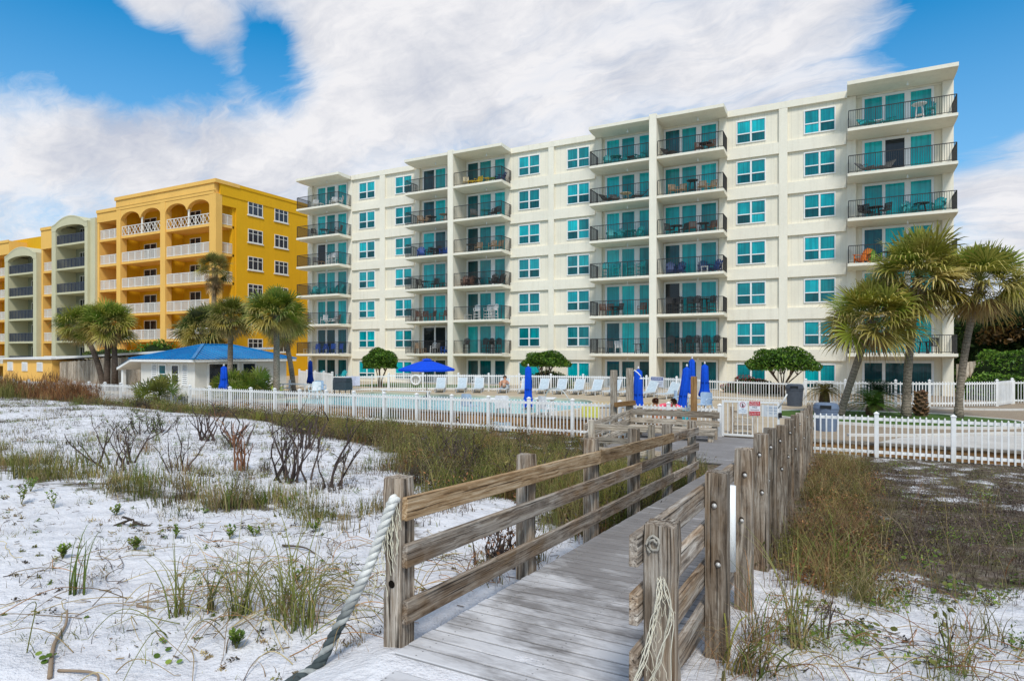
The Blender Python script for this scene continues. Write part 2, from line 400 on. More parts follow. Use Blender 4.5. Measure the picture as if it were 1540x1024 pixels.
a=sand.data.attributes.new('veg','FLOAT','POINT'); a.data.foreach_set('value',veg)

m,t=newmat('far_ground'); p=t.pos()
t.out(t.ramp(t.noise(p,.05,5),[(.4,(.30,.29,.25)),(.6,(.14,.16,.07))]),.95); M['far']=m
g=MB()
for (x0,x1,y0,y1) in ((-900,900,-700,1500),): g.quad((x0,y0,-.25),(x1,y0,-.25),(x1,y1,-.25),(x0,y1,-.25))
kind(g.build('ground',M['far']),'structure')

# ------------------------------------------------------------------ pool deck, pool, paving
def deck_mat(name,c,joint=None,brick=False):
    m,t=newmat(name); p=t.pos()
    n=t.noise(p,1.2,6,.62); col=t.ramp(n,[(.3,cmul(c,.82)),(.7,cmul(c,1.1))])
    col=t.mix(.2,col,t.ramp(t.noise(p,40,2),[(.3,cmul(c,.6)),(.7,cmul(c,1.2))]))
    if brick:
        b=t.n('ShaderNodeTexBrick',{'Vector':t.mapping(p,rot=(0,0,R(20))),'Color1':(*cmul(c,.8),1),'Color2':(*cmul(c,1.15),1),'Mortar':(*cmul(c,.5),1),'Scale':4.0,'Mortar Size':.03})
        col=t.mix(.75,col,b.outputs[0])
    t.out(col,.85,t.bump(n,.1),.15); return m
M['deck_c']=deck_mat('tan_concrete',(.48,.385,.27)); M['paver']=deck_mat('brick_paver',(.36,.28,.20),brick=True)
M['coping']=deck_mat('pale_coping',(.58,.49,.36)); M['kerb']=deck_mat('white_kerb',(.66,.63,.58))
M['court']=deck_mat('pale_court',(.56,.52,.47))
PX0,PX1,PY0,PY1=-27.0,-10.6,22.3,32.2
# pool outline: a rounded right-hand end
def pool_outline(o=0,n=22):
    r=(PY1-PY0)/2; P=[(PX0-o,PY0-o),]
    cx=PX1-r*.55; cy=(PY0+PY1)/2
    for k in range(n+1):
        a=-PI/2+PI*k/n; P.append((cx+(r*.55+o)*math.cos(a),cy+(r+o)*math.sin(a)))
    P.append((PX0-o,PY1+o)); return P
def ring(mb,A,B,z): 
    for i in range(len(A)):
        j=(i+1)%len(A); mb.quad((*A[i],z),(*A[j],z),(*B[j],z),(*B[i],z))
dk=MB(); A=pool_outline(.42)
# the deck around the pool, cut out where the pool is
DX0,DX1,DY0,DY1=-75,-1.4,20.32,70
dk.quad((DX0,DY0,DECK),(A[0][0],DY0,DECK),(A[0][0],DY1,DECK),(DX0,DY1,DECK))
top=[p for p in A]; n=len(top)
half=[p for p in top if p[1]<=(PY0+PY1)/2+1e-6]; up=[p for p in top if p[1]>=(PY0+PY1)/2-1e-6]
for i in range(len(half)-1): dk.quad((half[i][0],DY0,DECK),(half[i+1][0],DY0,DECK),(*half[i+1],DECK),(*half[i],DECK))
for i in range(len(up)-1): dk.quad((*up[i],DECK),(up[i][0],DY1,DECK),(up[i+1][0],DY1,DECK),(*up[i+1],DECK))
xm=max(p[0] for p in A); dk.quad((xm,DY0,DECK),(DX1,DY0,DECK),(DX1,DY1,DECK),(xm,DY1,DECK))
kind(dk.build('pool_deck',M['deck_c']),'structure')
pl_=MB(); O=pool_outline(0); O2=pool_outline(.42)
ring(pl_,O2,O,DECK+.03)
for P_,z0,z1 in ((O,-.9,DECK+.03),(O2,DECK-.02,DECK+.03)):
    for i in range(len(P_)):
        j=(i+1)%len(P_); pl_.quad((*P_[i],z0),(*P_[j],z0),(*P_[j],z1),(*P_[i],z1))
kind(pl_.build('pool_coping',M['coping']),'structure')
m,t=newmat('pool_water'); p=t.pos()
n=t.noise(p,1.6,4,.6,.6); c=t.ramp(n,[(.3,(.10,.50,.58)),(.7,(.26,.70,.76))])
t.out(c,.08,t.bump(t.noise(p,3.5,4,.6,.8),.25,.05),.5); M['water']=m
wt=MB(); wt.poly([(*p,DECK-.10) for p in O]); kind(wt.build('pool_water',M['water']),'structure')
pv=MB(); pv.quad((-1.4,20.32,DECK),(60,20.32,DECK),(60,70,DECK),(-1.4,70,DECK)); kind(pv.build('paved_path',M['paver']),'structure')
ct=MB(); ct.poly([(x,y,DECK+.008) for x,y in ((.9,20.4),(30,20.4),(30,25.2),(9,25.6),(4.5,24.2),(1.6,22.0))]); kind(ct.build('pale_pavement',M['court']),'structure')
def strip(name,P,w,z0,h,mat):
    b=MB()
    for a,c in zip(P,P[1:]):
        b.bar((a[0],a[1],z0+h/2),(c[0],c[1],z0+h/2),w,h)
    return kind(b.build(name,mat),'structure')
strip('kerb',[(.2,21.7),(2,22.5),(4.5,24.4),(9,25.8),(30,25.4)],.16,DECK,.07,M['kerb'])
def arc(cx,cy,rx,ry,a0,a1,n=20): return [(cx+rx*math.cos(R(a0+(a1-a0)*k/n)),cy+ry*math.sin(R(a0+(a1-a0)*k/n))) for k in range(n+1)]
island=arc(1.6,28.0,4.2,3.0,-200,20,26)
strip('kerb',island+[(5.4,29.2),(3.5,30.6),(-1.0,30.4),(-2.4,29.2)],.14,DECK,.09,M['kerb'])
M['lawn']=deck_mat('lawn',(.07,.13,.025))
lw=MB(); lw.poly([(x,y,DECK+.06) for x,y in island+[(5.4,29.2),(3.5,30.6),(-1.0,30.4),(-2.4,29.2)]]); kind(lw.build('lawn',M['lawn']),'structure')
lw=MB(); lw.quad((-34,37.4,DECK+.02),(-22.4,37.4,DECK+.02),(-22.4,42.9,DECK+.02),(-34,42.9,DECK+.02)); kind(lw.build('lawn',M['lawn']),'structure')
strip('kerb',arc(4.6,38.2,4.2,4.0,-115,10,16),.16,DECK,.08,M['kerb'])
# ------------------------------------------------------------------ boardwalk
def zdeck(y): return 1.10-.060*(y-2.95) if y<14.6 else .40
m,t=newmat('deck_board'); g=t.attr('gc'); p=t.pos()
n=t.noise(t.mapping(g,(2.0,9,9)),2.5,5,.6); tone=t.noise(t.mapping(g,(.03,.03,.03)),1,0)
c=t.ramp(n,[(.3,(.195,.18,.175)),(.7,(.255,.238,.23))])
tv=t.math('MULTIPLY_ADD',tone,.36,.80); c=t.mix(1.0,c,t.n('ShaderNodeCombineColor',{0:tv,1:tv,2:tv}).outputs[0],'MULTIPLY')
sy=t.n('ShaderNodeSeparateXYZ',{0:p}); near=t.n('ShaderNodeMapRange',{'Value':sy.outputs[1],'From Min':6.0,'From Max':3.3,'To Min':-.05,'To Max':.24}).outputs[0]
sn=t.noise(t.mapping(p,(.8,1.5,1)),1.9,5,.58,.4); sp=t.noise(t.mapping(p,(3,14,1)),4,4,.6)
k=t.math('ADD',t.math('ADD',sn,near),t.math('MULTIPLY',t.math('SUBTRACT',sp,.5),.30))
c=t.mix(t.ramp(k,[(.56,0.0),(.80,.85)]),c,(.66,.645,.65))
lt=t.ramp(t.noise(p,1.0,6,.7),[(.52,0.0),(.66,.25)]); c=t.mix(lt,c,(.42,.40,.39))
fr=t.math('FRACT',t.math('DIVIDE',t.math('SUBTRACT',sy.outputs[1],2.95),.139))
jn=t.math('GREATER_THAN',t.math('ABSOLUTE',t.math('SUBTRACT',fr,.46)),.415)
c=t.mix(t.math('MULTIPLY',jn,.6),c,(.07,.065,.062))
dx=t.math('MULTIPLY',t.math('SUBTRACT',t.math('FRACT',t.math('DIVIDE',t.math('ADD',sy.outputs[0],2.53),.6833)),.5),.6833)
dys=[t.math('MULTIPLY',t.math('SUBTRACT',fr,v_),.139) for v_ in (.24,.70)]
for dy in dys:
    rr_=t.math('SQRT',t.math('ADD',t.math('MULTIPLY',dx,dx),t.math('MULTIPLY',dy,dy)))
    c=t.mix(t.math('MULTIPLY',t.math('LESS_THAN',rr_,.0055),.75),c,(.05,.045,.042))
t.out(c,.8,t.bump(n,.2,.005),.25); M['deck_board']=m

WALK=thing('boardwalk','weathered timber boardwalk with grey deck boards and post and rail sides leading to the gate','boardwalk',(0,0,0))
mb=MB(); y=2.95; w=.139
while y<14.6:
    z0,z1=zdeck(y),zdeck(y+w)
    j=RS.uniform(-.006,.006)
    mb.bar((-2.33+j,y+w/2,(z0+z1)/2-.019),(-.86+j,y+w/2,(z0+z1)/2-.019),w-.011,.036,up=(0,.06,1)); y+=w
while y<19.35:
    mb.bar((-5.55,y+w/2,.381),(-.86,y+w/2,.381),w-.011,.036); y+=w
mb.build('deck',M['deck_board'],WALK,bevel=.004)
mb=MB()
for x in (-2.30,-1.6,-.90):
    mb.bar((x,3.0,zdeck(3.0)-.15),(x,14.6,zdeck(14.6)-.13),.05,.22)
for x in (-5.5,-3.9,-2.3,-.9): mb.bar((x,14.6,.25),(x,19.3,.25),.05,.2)
mb.bar((-5.5,14.62,.25),(-2.4,14.62,.25),.05,.2)
mb.build('joist',M['timber'],WALK)
mb=MB(); mb.box((-1.75,2.70,1.071),(.9,.20,.04)); mb.build('step',M['deck_board'],WALK,bevel=.004)

def post_mesh(h,w=.14,seed=0,checks=True,depth=.5):
    """square timber post, slightly irregular, with drying checks"""
    b=bmesh.new(); nz=14; rs=np.random.RandomState(seed); n=5
    ring=[]
    rim=[]
    for k in range(4):
        for i in range(n):
            u=-.5+i/n; rim.append({0:(u,-.5),1:(.5,u),2:(-u,.5),3:(-.5,-u)}[k])
    fx=[rs.uniform(0,6.28) for _ in range(6)]
    ck=[(rs.randint(0,len(rim)),rs.uniform(.05,.5)*h,rs.uniform(.5,1.0)*h) for _ in range(5)]
    V=[];G=[];off=rs.uniform(-20,20,3)
    for j in range(nz+1):
        z=-depth+(h+depth)*j/nz
        for i,(a,c) in enumerate(rim):
            r=1+.018*math.sin(z*5+fx[i%6])
            rr=math.hypot(a,c); 
            if rr>.62: r*=.955
            for (ci,c0,c1) in ck:
                if ci==i and c0<z<=c1+.01: r*=.86
            if j==nz: r*=.94
            V.append((a*w*r,c*w*r,z+(rs.uniform(-.006,.006) if j==nz else 0))); G.append((z+off[0],a*w+off[1],c*w+off[2]))
    m_=len(rim)
    F=[(j*m_+i,j*m_+(i+1)%m_,(j+1)*m_+(i+1)%m_,(j+1)*m_+i) for j in range(nz) for i in range(m_)]
    mb=MB(); mb.add(V,F,gc=G)
    top=[nz*m_+i for i in range(m_)]
    mb.FN.append(top)
    return mb
def bolt(parent,x,y,z):
    n=12; mb=MB(); mb.add([(x+.021*math.cos(2*PI*k/n),y-.0015,z+.024*math.sin(2*PI*k/n)) for k in range(n)],FN=[list(range(n))],col=(.05,.036,.026)); mb.build('counterbore_shade',M['twig'],parent)  # flat disc, shade of the bolt recess painted as a dark colour
    mb=MB(); prof=[(.016,.0),(.016,.004),(.010,.006),(.009,.012),(.0,.014)]; V=[]
    for r,h in prof:
        for k in range(n): V.append((x+.004+r*math.cos(2*PI*k/n),y-.002-h,z-.008+r*math.sin(2*PI*k/n)))
    mb.add(V,[(i*n+k,i*n+(k+1)%n,(i+1)*n+(k+1)%n,(i+1)*n+k) for i in range(len(prof)-1) for k in range(n)]); mb.build('bolt',M['metal'],parent,smooth=True)

LX=-2.42
left_posts=[(3.12,2.09),(4.9,1.98),(6.5,1.92),(8.1,1.86),(9.9,1.74),(11.75,1.62)]
for i,(y,top) in enumerate(left_posts):
    zb=sand_h(LX,y); o=post_mesh(top-zb,seed=i+3,depth=.4).build('post',M['post'],WALK); o.location=(LX,y,zb)
def rail(x,y0,y1,z0,z1,h=.14,th=.04,mat='timber',jx=0):
    mb=MB(); mb.bar((x,y0,z0-h/2),(x+jx,y1,z1-h/2),th,h); return mb.build('rail',M[mat],WALK,bevel=.005)
for zt in (1.985,1.70,1.36):
    ends=sorted({3.05,6.5 if zt!=1.70 else 8.1,9.9,11.85})
    for a,b in zip(ends,ends[1:]): rail(LX+.093,a+.003,b-.003,zt-.055*(a-3.05),zt-.055*(b-3.05),mat='warm_timber' if zt>1.9 and a<9 else 'timber')
RX=-.72
right_posts=[(2.86,2.08),(4.31,2.07),(5.6,2.05),(6.9,2.03),(7.8,1.99),(9.35,1.87),(10.9,1.81),(12.3,1.75),(13.6,1.68),(15.2,1.60),(16.8,1.53),(18.5,1.48)]
for i,(y,top) in enumerate(right_posts):
    zb=sand_h(RX,y); o=post_mesh(top-zb,w=.145,seed=i+40,depth=.4).build('post',M['post'],WALK); o.location=(RX,y,zb)
    if i:
        for k,zz in enumerate((top-.20,top-.58)):
            bolt(o,.012*(-1)**(k+i),-.0745,zz-zb)
for zt in (2.04,1.78,1.52,1.26):
    ends=[2.72,5.6,7.8,10.9,13.6,16.8,18.6]
    for a,b in zip(ends,ends[1:]): rail(RX-.096,a+.003,b-.003,zt-.045*(a-2.8),zt-.045*(b-2.8),th=.042)
# flat black discs painting the shade of rope holes in the near left post
for zz in (1.955,1.45):
    mb=MB(); n=14
    mb.add([(LX+.0+.024*math.cos(2*PI*k/n),3.12-.0725,zz+.024*math.sin(2*PI*k/n)) for k in range(n)],FN=[list(range(n))],col=(.008,.006,.004))
    mb.build('rope_hole_shade',M['twig'],WALK)
# platform rails
for (x,y,top) in ((-5.45,14.65,1.22),(-3.95,14.65,1.18),(-5.75,16.6,1.10)):
    zb=sand_h(x,y); o=post_mesh(top-zb,seed=int(y*7+x*3)%99,depth=.3).build('post',M['silver_timber'],WALK); o.location=(x,y,zb)
for zt in (1.12,.80,.55):
    mb=MB(); mb.bar((-5.5,14.75,zt-.07),(-3.75,14.75,zt-.07),.04,.14); mb.build('rail',M['silver_timber'],WALK,bevel=.005)
for zt in (1.10,.86,.62):
    mb=MB(); mb.bar((-5.66,14.7,zt-.07),(-5.72,18.9,zt-.05),.04,.16); mb.build('rail',M['silver_timber'],WALK,bevel=.005)
mb=MB(); mb.bar((-6.28,18.95,1.25),(-5.62,19.0,1.34),.10,.15); mb.build('rail',M['brown_plank'],WALK,bevel=.006)

# bench
B=thing('bench','long weathered plank bench with two board backrest beside the gate','bench',(-4.2,18.5,.40))
mb=MB()
for k in range(3): mb.bx(-1.35,1.12,-.52+k*.165,-.365+k*.165,.30,.345)
mb.bx(-1.35,1.12,-.56,-.523,.17,.34); mb.build('seat',M['silver_timber'],B,bevel=.005)
mb=MB(); mb.bx(-1.45,1.15,.06,.10,.37,.53); mb.bx(-1.45,1.15,.07,.11,.61,.79); mb.build('backrest',M['silver_timber'],B,bevel=.005)
for x in (-1.2,0,1.0):
    mb=MB(); mb.bx(x-.07,x+.07,-.50,-.36,0,.297); mb.build('leg',M['silver_timber'],B,bevel=.005)
    mb=MB(); mb.bx(x-.07,x+.07,.115,.25,-.3,.83); mb.build('back_post',M['silver_timber'],B,bevel=.005)
# tall posts behind the platform
def piling(x,y,top,label,mat='silver_timber',w=.19):
    zb=.0; o=post_mesh(top-zb,w=w,seed=int(abs(x)*31)%97,depth=.1).build('timber_post',M[mat],None); o.location=(x,y,zb)
    return tag(o,label,'post','tall posts behind the platform')
piling(-6.35,19.1,2.33,'tall dark grey square timber post standing left of the shower post')
sp=piling(-5.85,19.15,2.40,'tall pale timber post carrying a bent shower pipe',w=.2)
mb=MB(); mb.tube([(.1,-.02,-.12+2.4),(.16,-.04,2.34),(.26,-.05,2.27),(.36,-.06,2.17),(.38,-.06,2.13)],.018,8,col=(.75,.75,.73)); mb.lathe([(.015,0),(.05,-.03),(.055,-.05)],10,(.38,-.06,2.12),col=(.75,.75,.73))
mb.build('shower_head',M['attr'],sp,smooth=True)
piling(-3.95,19.5,2.16,'brown square timber post standing in front of two closed blue umbrellas','brown_plank',.17)

# white plastic pipe and sandals
mb=MB(); mb.tube([(-.751,5.05,1.19),(-.751,5.05,1.84)],.042,14); o=mb.build('plastic_pipe',M['white_frame'],smooth=True)
tag(o,'white plastic pipe standing upright between two boardwalk posts','pipe')
def sandal(x,y,rz,label):
    T=thing('sandal',label,'sandal',(x,y,zdeck(y)+.001),rz)
    P=[];n=18
    for k in range(n):
        a=2*PI*k/n; P.append(((.045+.008*math.sin(a))*math.cos(a),.13*math.sin(a),0))
    mb=MB(); mb.prism(P,(0,0,1),.028,col=(.02,.018,.016)); mb.build('sole',M['attr'],T)
    mb=MB()
    for yy in (.02,.06): mb.tube([(-.05,yy-.02,.02),(-.035,yy,.06),(0,yy+.01,.075),(.035,yy,.06),(.05,yy-.02,.02)],.012,6,col=(.015,.014,.013))
    mb.tube([(-.045,-.08,.02),(-.035,-.12,.06),(0,-.135,.07),(.035,-.12,.06),(.045,-.08,.02)],.01,6,col=(.015,.014,.013))
    mb.build('strap',M['attr'],T,smooth=True)
sandal(-2.06,12.1,R(60),'black sandal left on the deck, the one nearer the rail'); sandal(-1.92,12.2,R(95),'black sandal left on the deck, the one nearer the deck middle')

# ------------------------------------------------------------------ ropes
def catenary(a,b,sag,n):
    a,b=Vector(a),Vector(b); return [a.lerp(b,i/n)+Vector((0,0,-sag*4*(i/n)*(1-i/n))) for i in range(n+1)]
def spline(P,n=20):
    P=[Vector(p) for p in P]; out=[]
    for i in range(len(P)-1):
        p0,p1,p2,p3=P[max(i-1,0)],P[i],P[i+1],P[min(i+2,len(P)-1)]
        for k in range(n):
            u=k/n; out.append(.5*((2*p1)+(p2-p0)*u+(2*p0-5*p1+4*p2-p3)*u*u+(-p0+3*p1-3*p2+p3)*u**3))
    return out+[P[-1]]
path=spline([(-2.39,3.06,1.965),(-2.385,3.01,1.955),(-2.44,2.98,1.78),(-2.52,2.95,1.56),(-2.61,2.90,1.35),(-2.68,2.82,1.16),(-2.725,2.74,1.02),(-2.74,2.55,1.0),(-2.70,2.2,1.0),(-2.62,1.9,1.0)],9)
mb=MB(); L=len(path)
for s in range(3):
    P=[];rad=[];C=[]
    ln=0
    for i,p in enumerate(path):
        if i: ln+=(p-path[i-1]).length
        t_=(path[min(i+1,L-1)]-path[max(i-1,0)]).normalized(); a_=t_.cross(Vector((0,0,1))).normalized(); b_=t_.cross(a_)
        q=ln*2*PI/.16+s*2*PI/3; rr=.0165*(1 if i>3 else .5)
        P.append(p+a_*math.cos(q)*rr+b_*math.sin(q)*rr); rad.append(.0185 if i>3 else .011)
        u=i/L; w_=max(0,min(1,(.50-u)/.18)); n_=RS.uniform(.8,1.15)
        dark=(.07,.085,.085) if (s!=1) else (.34,.35,.33)
        C.append([(dark[k]*(1-w_)+(.70,.69,.64)[k]*w_)*n_ for k in range(3)])
    # finer sampling so that the lay of the rope shows
    P2=[];r2=[];C2=[]
    for i in range(L-1):
        for f_ in (0,.5): P2.append(P[i].lerp(P[i+1],f_)); r2.append(rad[i]); C2.append(C[i])
    mb.tube(P2,r2,8,col=np.array(C2))
rope=mb.build('rope',M['rope'],smooth=True); tag(rope,'thick twisted rope, white and frayed at top, hanging from the near left post to sand','rope')
def strand(mb,p,length,lean,r,col,kink=.03):
    P=[Vector(p)]; d=Vector(lean)
    n=9
    for i in range(n):
        P.append(P[-1]+(d+Vector((RS.normal(0,kink*8),RS.normal(0,kink*8),RS.normal(0,.05)))).normalized()*length/n); d=(d+Vector((0,0,-.12))).normalized()
    mb.tube(P,r,4,col=col,cap=False)
mb=MB()
for k in range(26):
    i=RS.randint(3,26); p=path[i]; strand(mb,p+Vector((RS.uniform(0,.03),0,-.01)),RS.uniform(.08,.34),(RS.uniform(-.1,.35),RS.uniform(-.1,.15),-1),.0022,(.66,.62,.48))
mb.build('frayed_fibre',M['rope'],rope)
# frayed cord hanging off the near right post
mb=MB(); px,py=RX-.0,2.86-.075
main=[((px+.01,py-.01,1.86),(px+.0,py-.03,1.72),(px-.05,py-.06,1.5),(px-.13,py-.10,1.27),(px-.18,py-.13,1.06)),
      ((px+.03,py-.01,1.86),(px+.06,py-.03,1.70),(px+.02,py-.06,1.52),(px-.05,py-.09,1.33),(px-.09,py-.12,1.10)),
      ((px+.02,py-.01,1.84),(px+.075,py-.02,1.66),(px+.06,py-.04,1.45),(px+.075,py-.06,1.25),(px+.085,py-.08,1.02))]
for w_,P in zip((5,3,1),main):
    base=spline(P,8)
    for k in range(w_):
        ph=RS.uniform(0,6.28); am=RS.uniform(.004,.014)
        mb.tube([p+Vector((math.sin(i*.55+ph)*am,math.cos(i*.5+ph)*am*.5-.004,RS.normal(0,.003))) for i,p in enumerate(base)],.0022,5,col=np.array((.70,.65,.52))*RS.uniform(.75,1.1),cap=False)
    for k in range(w_*4):
        p=base[RS.randint(3,len(base)-3)]; strand(mb,p,RS.uniform(.06,.22),(RS.uniform(-.4,.6),RS.uniform(-.3,.1),-.9),.0014,(.66,.60,.46),.05)
o=mb.build('frayed_cord',M['rope'],smooth=True); tag(o,'frayed cream cord dangling down the near right post of the boardwalk','rope')
mb=MB(); 
P=[]
for k in range(22):
    a=k*.5; rr=.012+.0011*k+RS.normal(0,.0025); P.append((RX-.02+math.cos(a)*rr*1.0,2.86-.0765-.003*math.sin(a*1.3),2.0+math.sin(a)*rr*1.35))
mb.tube(P,.0065,6,col=(.36,.33,.28)); o=mb.build('rope_knot',M['rope'],smooth=True); tag(o,'grey coiled rope knot fixed near the top of the near right post','rope')

# ------------------------------------------------------------------ retaining wall
RW=thing('retaining_wall','low brown timber retaining wall behind the white fence along the pool deck','wall',(0,0,0))
mb=MB()
for x in np.arange(-38.9,14,2.4):
    top=.60 if x<-7 else .30
    for k in range(3 if x<-7 else 2): mb.bx(x+.002,x+2.398,20.24,20.30,-.12+k*(top+.12)/(3 if x<-7 else 2),-.125+(k+1)*(top+.12)/(3 if x<-7 else 2))
mb.build('plank',M['brown_plank'],RW)
mb=MB(); mb.bx(-38.9,-5.3,20.2,20.42,.60,.66); mb.build('cap',M['silver_timber'],RW)
mb=MB(); mb.bx(-5.29,14,20.2,20.42,.30,.36); mb.build('cap',M['silver_timber'],RW)

# ------------------------------------------------------------------ picket fences
def fence(label,pts,z0,h,gap=.125,pw=.038,rails=(.15,.91),cap=True,postw=.105,over=.0,group=None,mat='picket',zf=None,name='picket_fence'):
    F=thing(name,label,'fence',(pts[0][0],pts[0][1],0),group=group); ox,oy=pts[0][:2]
    for i,(x,y) in enumerate(pts):
        mb=MB(); hp=h+over+.03
        mb.bx(-postw/2,postw/2,-postw/2,postw/2,-.3,hp)
        if cap:
            mb.bx(-postw/2-.012,postw/2+.012,-postw/2-.012,postw/2+.012,hp+.001,hp+.026)
            a=postw/2+.008; mb.add([(-a,-a,hp+.027),(a,-a,hp+.027),(a,a,hp+.027),(-a,a,hp+.027),(0,0,hp+.075)],F3=[(0,1,4),(1,2,4),(2,3,4),(3,0,4)])
        o=mb.build('post',M[mat],F); o.location=(x-ox,y-oy,z0)
    for (x0,y0),(x1,y1) in zip(pts,pts[1:]):
        L=math.hypot(x1-x0,y1-y0); a=math.atan2(y1-y0,x1-x0); mb=MB()
        for r in rails: mb.bx(postw/2,L-postw/2,-.02,.02,h*r-.04,h*r+.04)
        n=max(2,int(round((L-postw)/gap)))
        for k in range(1,n):
            x=postw/2+(L-postw)*k/n; tp=h+RS.uniform(-.006,.006)
            mb.bx(x-pw/2,x+pw/2,-.045,-.022,.04,tp-.035)
            mb.add([(x-pw/2,-.045,tp-.035),(x+pw/2,-.045,tp-.035),(x+pw/2,-.022,tp-.035),(x-pw/2,-.022,tp-.035),(x,-.0335,tp)],F3=[(0,1,4),(1,2,4),(2,3,4),(3,0,4)])
        o=mb.build('picket_panel',M[mat],F); o.location=(x0-ox,y0-oy,z0); o.rotation_euler=(0,0,a)
    return F
nearX=[-45,-43.2,-41.4,-39.8,-38.3,-36.9,-35.4,-33.96,-32.5,-31.2,-29.73,-28.3,-26.84,-25.4,-23.99,-22.44,-20.92,-19.37,-17.84,-16.26,-14.65,-13.03,-11.43,-9.78,-8.12,-6.6]
fence('long white picket fence in front of the pool, left of the boardwalk',[(x,20.0) for x in nearX],.03,1.20)
fence('short white picket fence running behind the plank bench',[(-6.45,20.03),(-4.85,20.03),(-3.28,20.03)],.03,1.20)
fence('white picket fence on a brown timber wall, right of the boardwalk',[(-.85,20.0),(.88,20.0),(2.63,20.0),(4.38,20.0),(6.1,20.0),(7.85,20.0),(9.6,20.0)],-.03,1.19,gap=.142)
fence('white picket fence behind the row of pool loungers',[(-26.9,33.6),(-24.9,34.7),(-22.75,35.75),(-20.75,36.35),(-18.7,36.8),(-16.6,37.2),(-14.5,37.5),(-12.4,37.45),(-10.3,37.1),(-8.3,36.2),(-6.5,35.25)],DECK,1.13)
fence('thin railed fence beside the lawn with notices, in front of the leftmost apartment',[(-29.2,30.7),(-28.4,31.7),(-27.6,32.7),(-26.95,33.55)],DECK,1.08,gap=.16,pw=.022,postw=.06,cap=False,mat='steel_white',name='railing_fence')
fence('white picket fence beside the pool house patio, behind a closed blue umbrella',[(-36.2,34.6),(-34.4,33.6),(-32.6,32.6),(-30.9,31.7),(-29.25,30.75)],DECK,1.25)
fence('thin white steel railing between the pool deck and the brick path',[(-6.4,35.2),(-4.8,34.75),(-3.2,34.25),(-1.6,33.8)],DECK,1.1,gap=.13,pw=.02,postw=.05,cap=False,mat='steel_white',name='railing_fence')
fence('white picket fence behind the three palms at the building corner',[(-1.5,33.82),(.2,34.0),(2.3,34.55),(3.7,35.2),(5.1,35.98),(6.6,37.2),(7.6,39.4)],DECK,1.2,gap=.14)
fence('thin white railing at the far right end of the path',[(7.7,39.5),(9.4,40.4),(11.2,41.3),(13,42.2)],DECK,1.15,gap=.14,pw=.025,postw=.06,cap=False,mat='steel_white',name='railing_fence')

# ------------------------------------------------------------------ gate with signs
G=thing('gate','cream metal bar gate with warning signs at the end of the boardwalk','gate',(-3.12,19.42,.41))
mb=MB()
for x in (.03,1.55): mb.bx(x-.03,x+.03,-.03,.03,0,1.07)
mb.bx(.061,1.519,-.03,.03,1.01,1.07); mb.bx(.061,1.519,-.03,.03,.03,.085); mb.build('frame',M['steel_white'],G)
mb=MB()
for k in range(1,11): mb.bx(.03+1.52*k/11-.012,.03+1.52*k/11+.012,-.012,.012,.086,1.009)
mb.build('bars',M['steel_white'],G)
mb=MB(); mb.bx(1.55,1.64,-.06,.03,.62,.76,col=(.02,.02,.02)); mb.build('lock',M['attr'],G)
mb=MB(); mb.tube([(1.55,-.02,.9),(1.68,-.05,1.1),(1.78,-.05,1.3)],.022,8,col=(.75,.74,.7)); mb.build('closer_arm',M['attr'],G,smooth=True)
def text(s,size,loc,parent,col,rot=(R(90),0,0),align='CENTER',sx=1):
    c=bpy.data.curves.new('lettering','FONT'); c.body=s; c.size=size; c.align_x=align; c.align_y='CENTER'; c.extrude=.0008
    o=bpy.data.objects.new('lettering',c); COL.objects.link(o); o.location=loc; o.rotation_euler=rot; o.parent=parent; o.scale=(sx,1,1)
    key='ink%02d%02d%02d'%tuple(int(v*99) for v in col)
    if key not in M: M[key]=painted(key,col,.5,.03)
    c.materials.append(M[key]); bpy.context.view_layer.update()
    me=bpy.data.meshes.new_from_object(o.evaluated_get(bpy.context.evaluated_depsgraph_get())); n=bpy.data.objects.new('lettering',me); COL.objects.link(n); n.location=loc; n.rotation_euler=rot; n.parent=parent; n.scale=(sx,1,1)
    bpy.data.objects.remove(o); n.name='lettering'; return n
def board(name,label,loc,w,h,col,parent=None,r=0):
    T=thing(name,label,'sign',loc,r); mb=MB(); mb.bx(-w/2,w/2,0,.004,-h/2,h/2,col=col); mb.build('board',M['attr'],T); return T
def patch(T,name,x0,x1,z0,z1,col,y=-.003):
    mb=MB(); mb.bx(x0,x1,y,-.0005,z0,z1,col=col); mb.build(name,M['attr'],T)
S=board('warning_sign','red and white private property sign hanging on the gate',(-2.20,19.375,1.27),.30,.42,(.82,.82,.84))
patch(S,'red_panel',-.145,.145,.075,.205,(.55,.012,.02)); patch(S,'red_panel',-.145,.145,-.205,-.085,(.55,.012,.02))
wh=(.85,.85,.85)
text('PRIVATE',.062,(0,-.005,.168),S,wh); text('PROPERTY',.055,(0,-.005,.108),S,wh); text('NO',.08,(0,-.003,.03),S,(.05,.03,.05)); text('TRESPASSING',.040,(0,-.003,-.045),S,(.25,.05,.07))
text('VIOLATORS WILL',.034,(0,-.005,-.122),S,wh); text('BE PROSECUTED',.034,(0,-.005,-.170),S,wh)
S=board('warning_sign','white sign with a round red prohibition symbol hanging on the gate',(-2.53,19.375,1.28),.24,.36,(.80,.82,.85))
mb=MB(); n=28
for k in range(n):
    a0,a1=2*PI*k/n,2*PI*(k+1)/n; mb.quad(*[(r*math.cos(a),-.003,.085+r*math.sin(a)) for r,a in ((.078,a0),(.078,a1),(.063,a1),(.063,a0))],col=(.5,.02,.04))
mb.bar((-.048,-.003,.13),(.048,-.003,.04),.002,.013,up=(0,1,0),col=(.5,.02,.04)); mb.build('prohibition_ring',M['attr'],S)
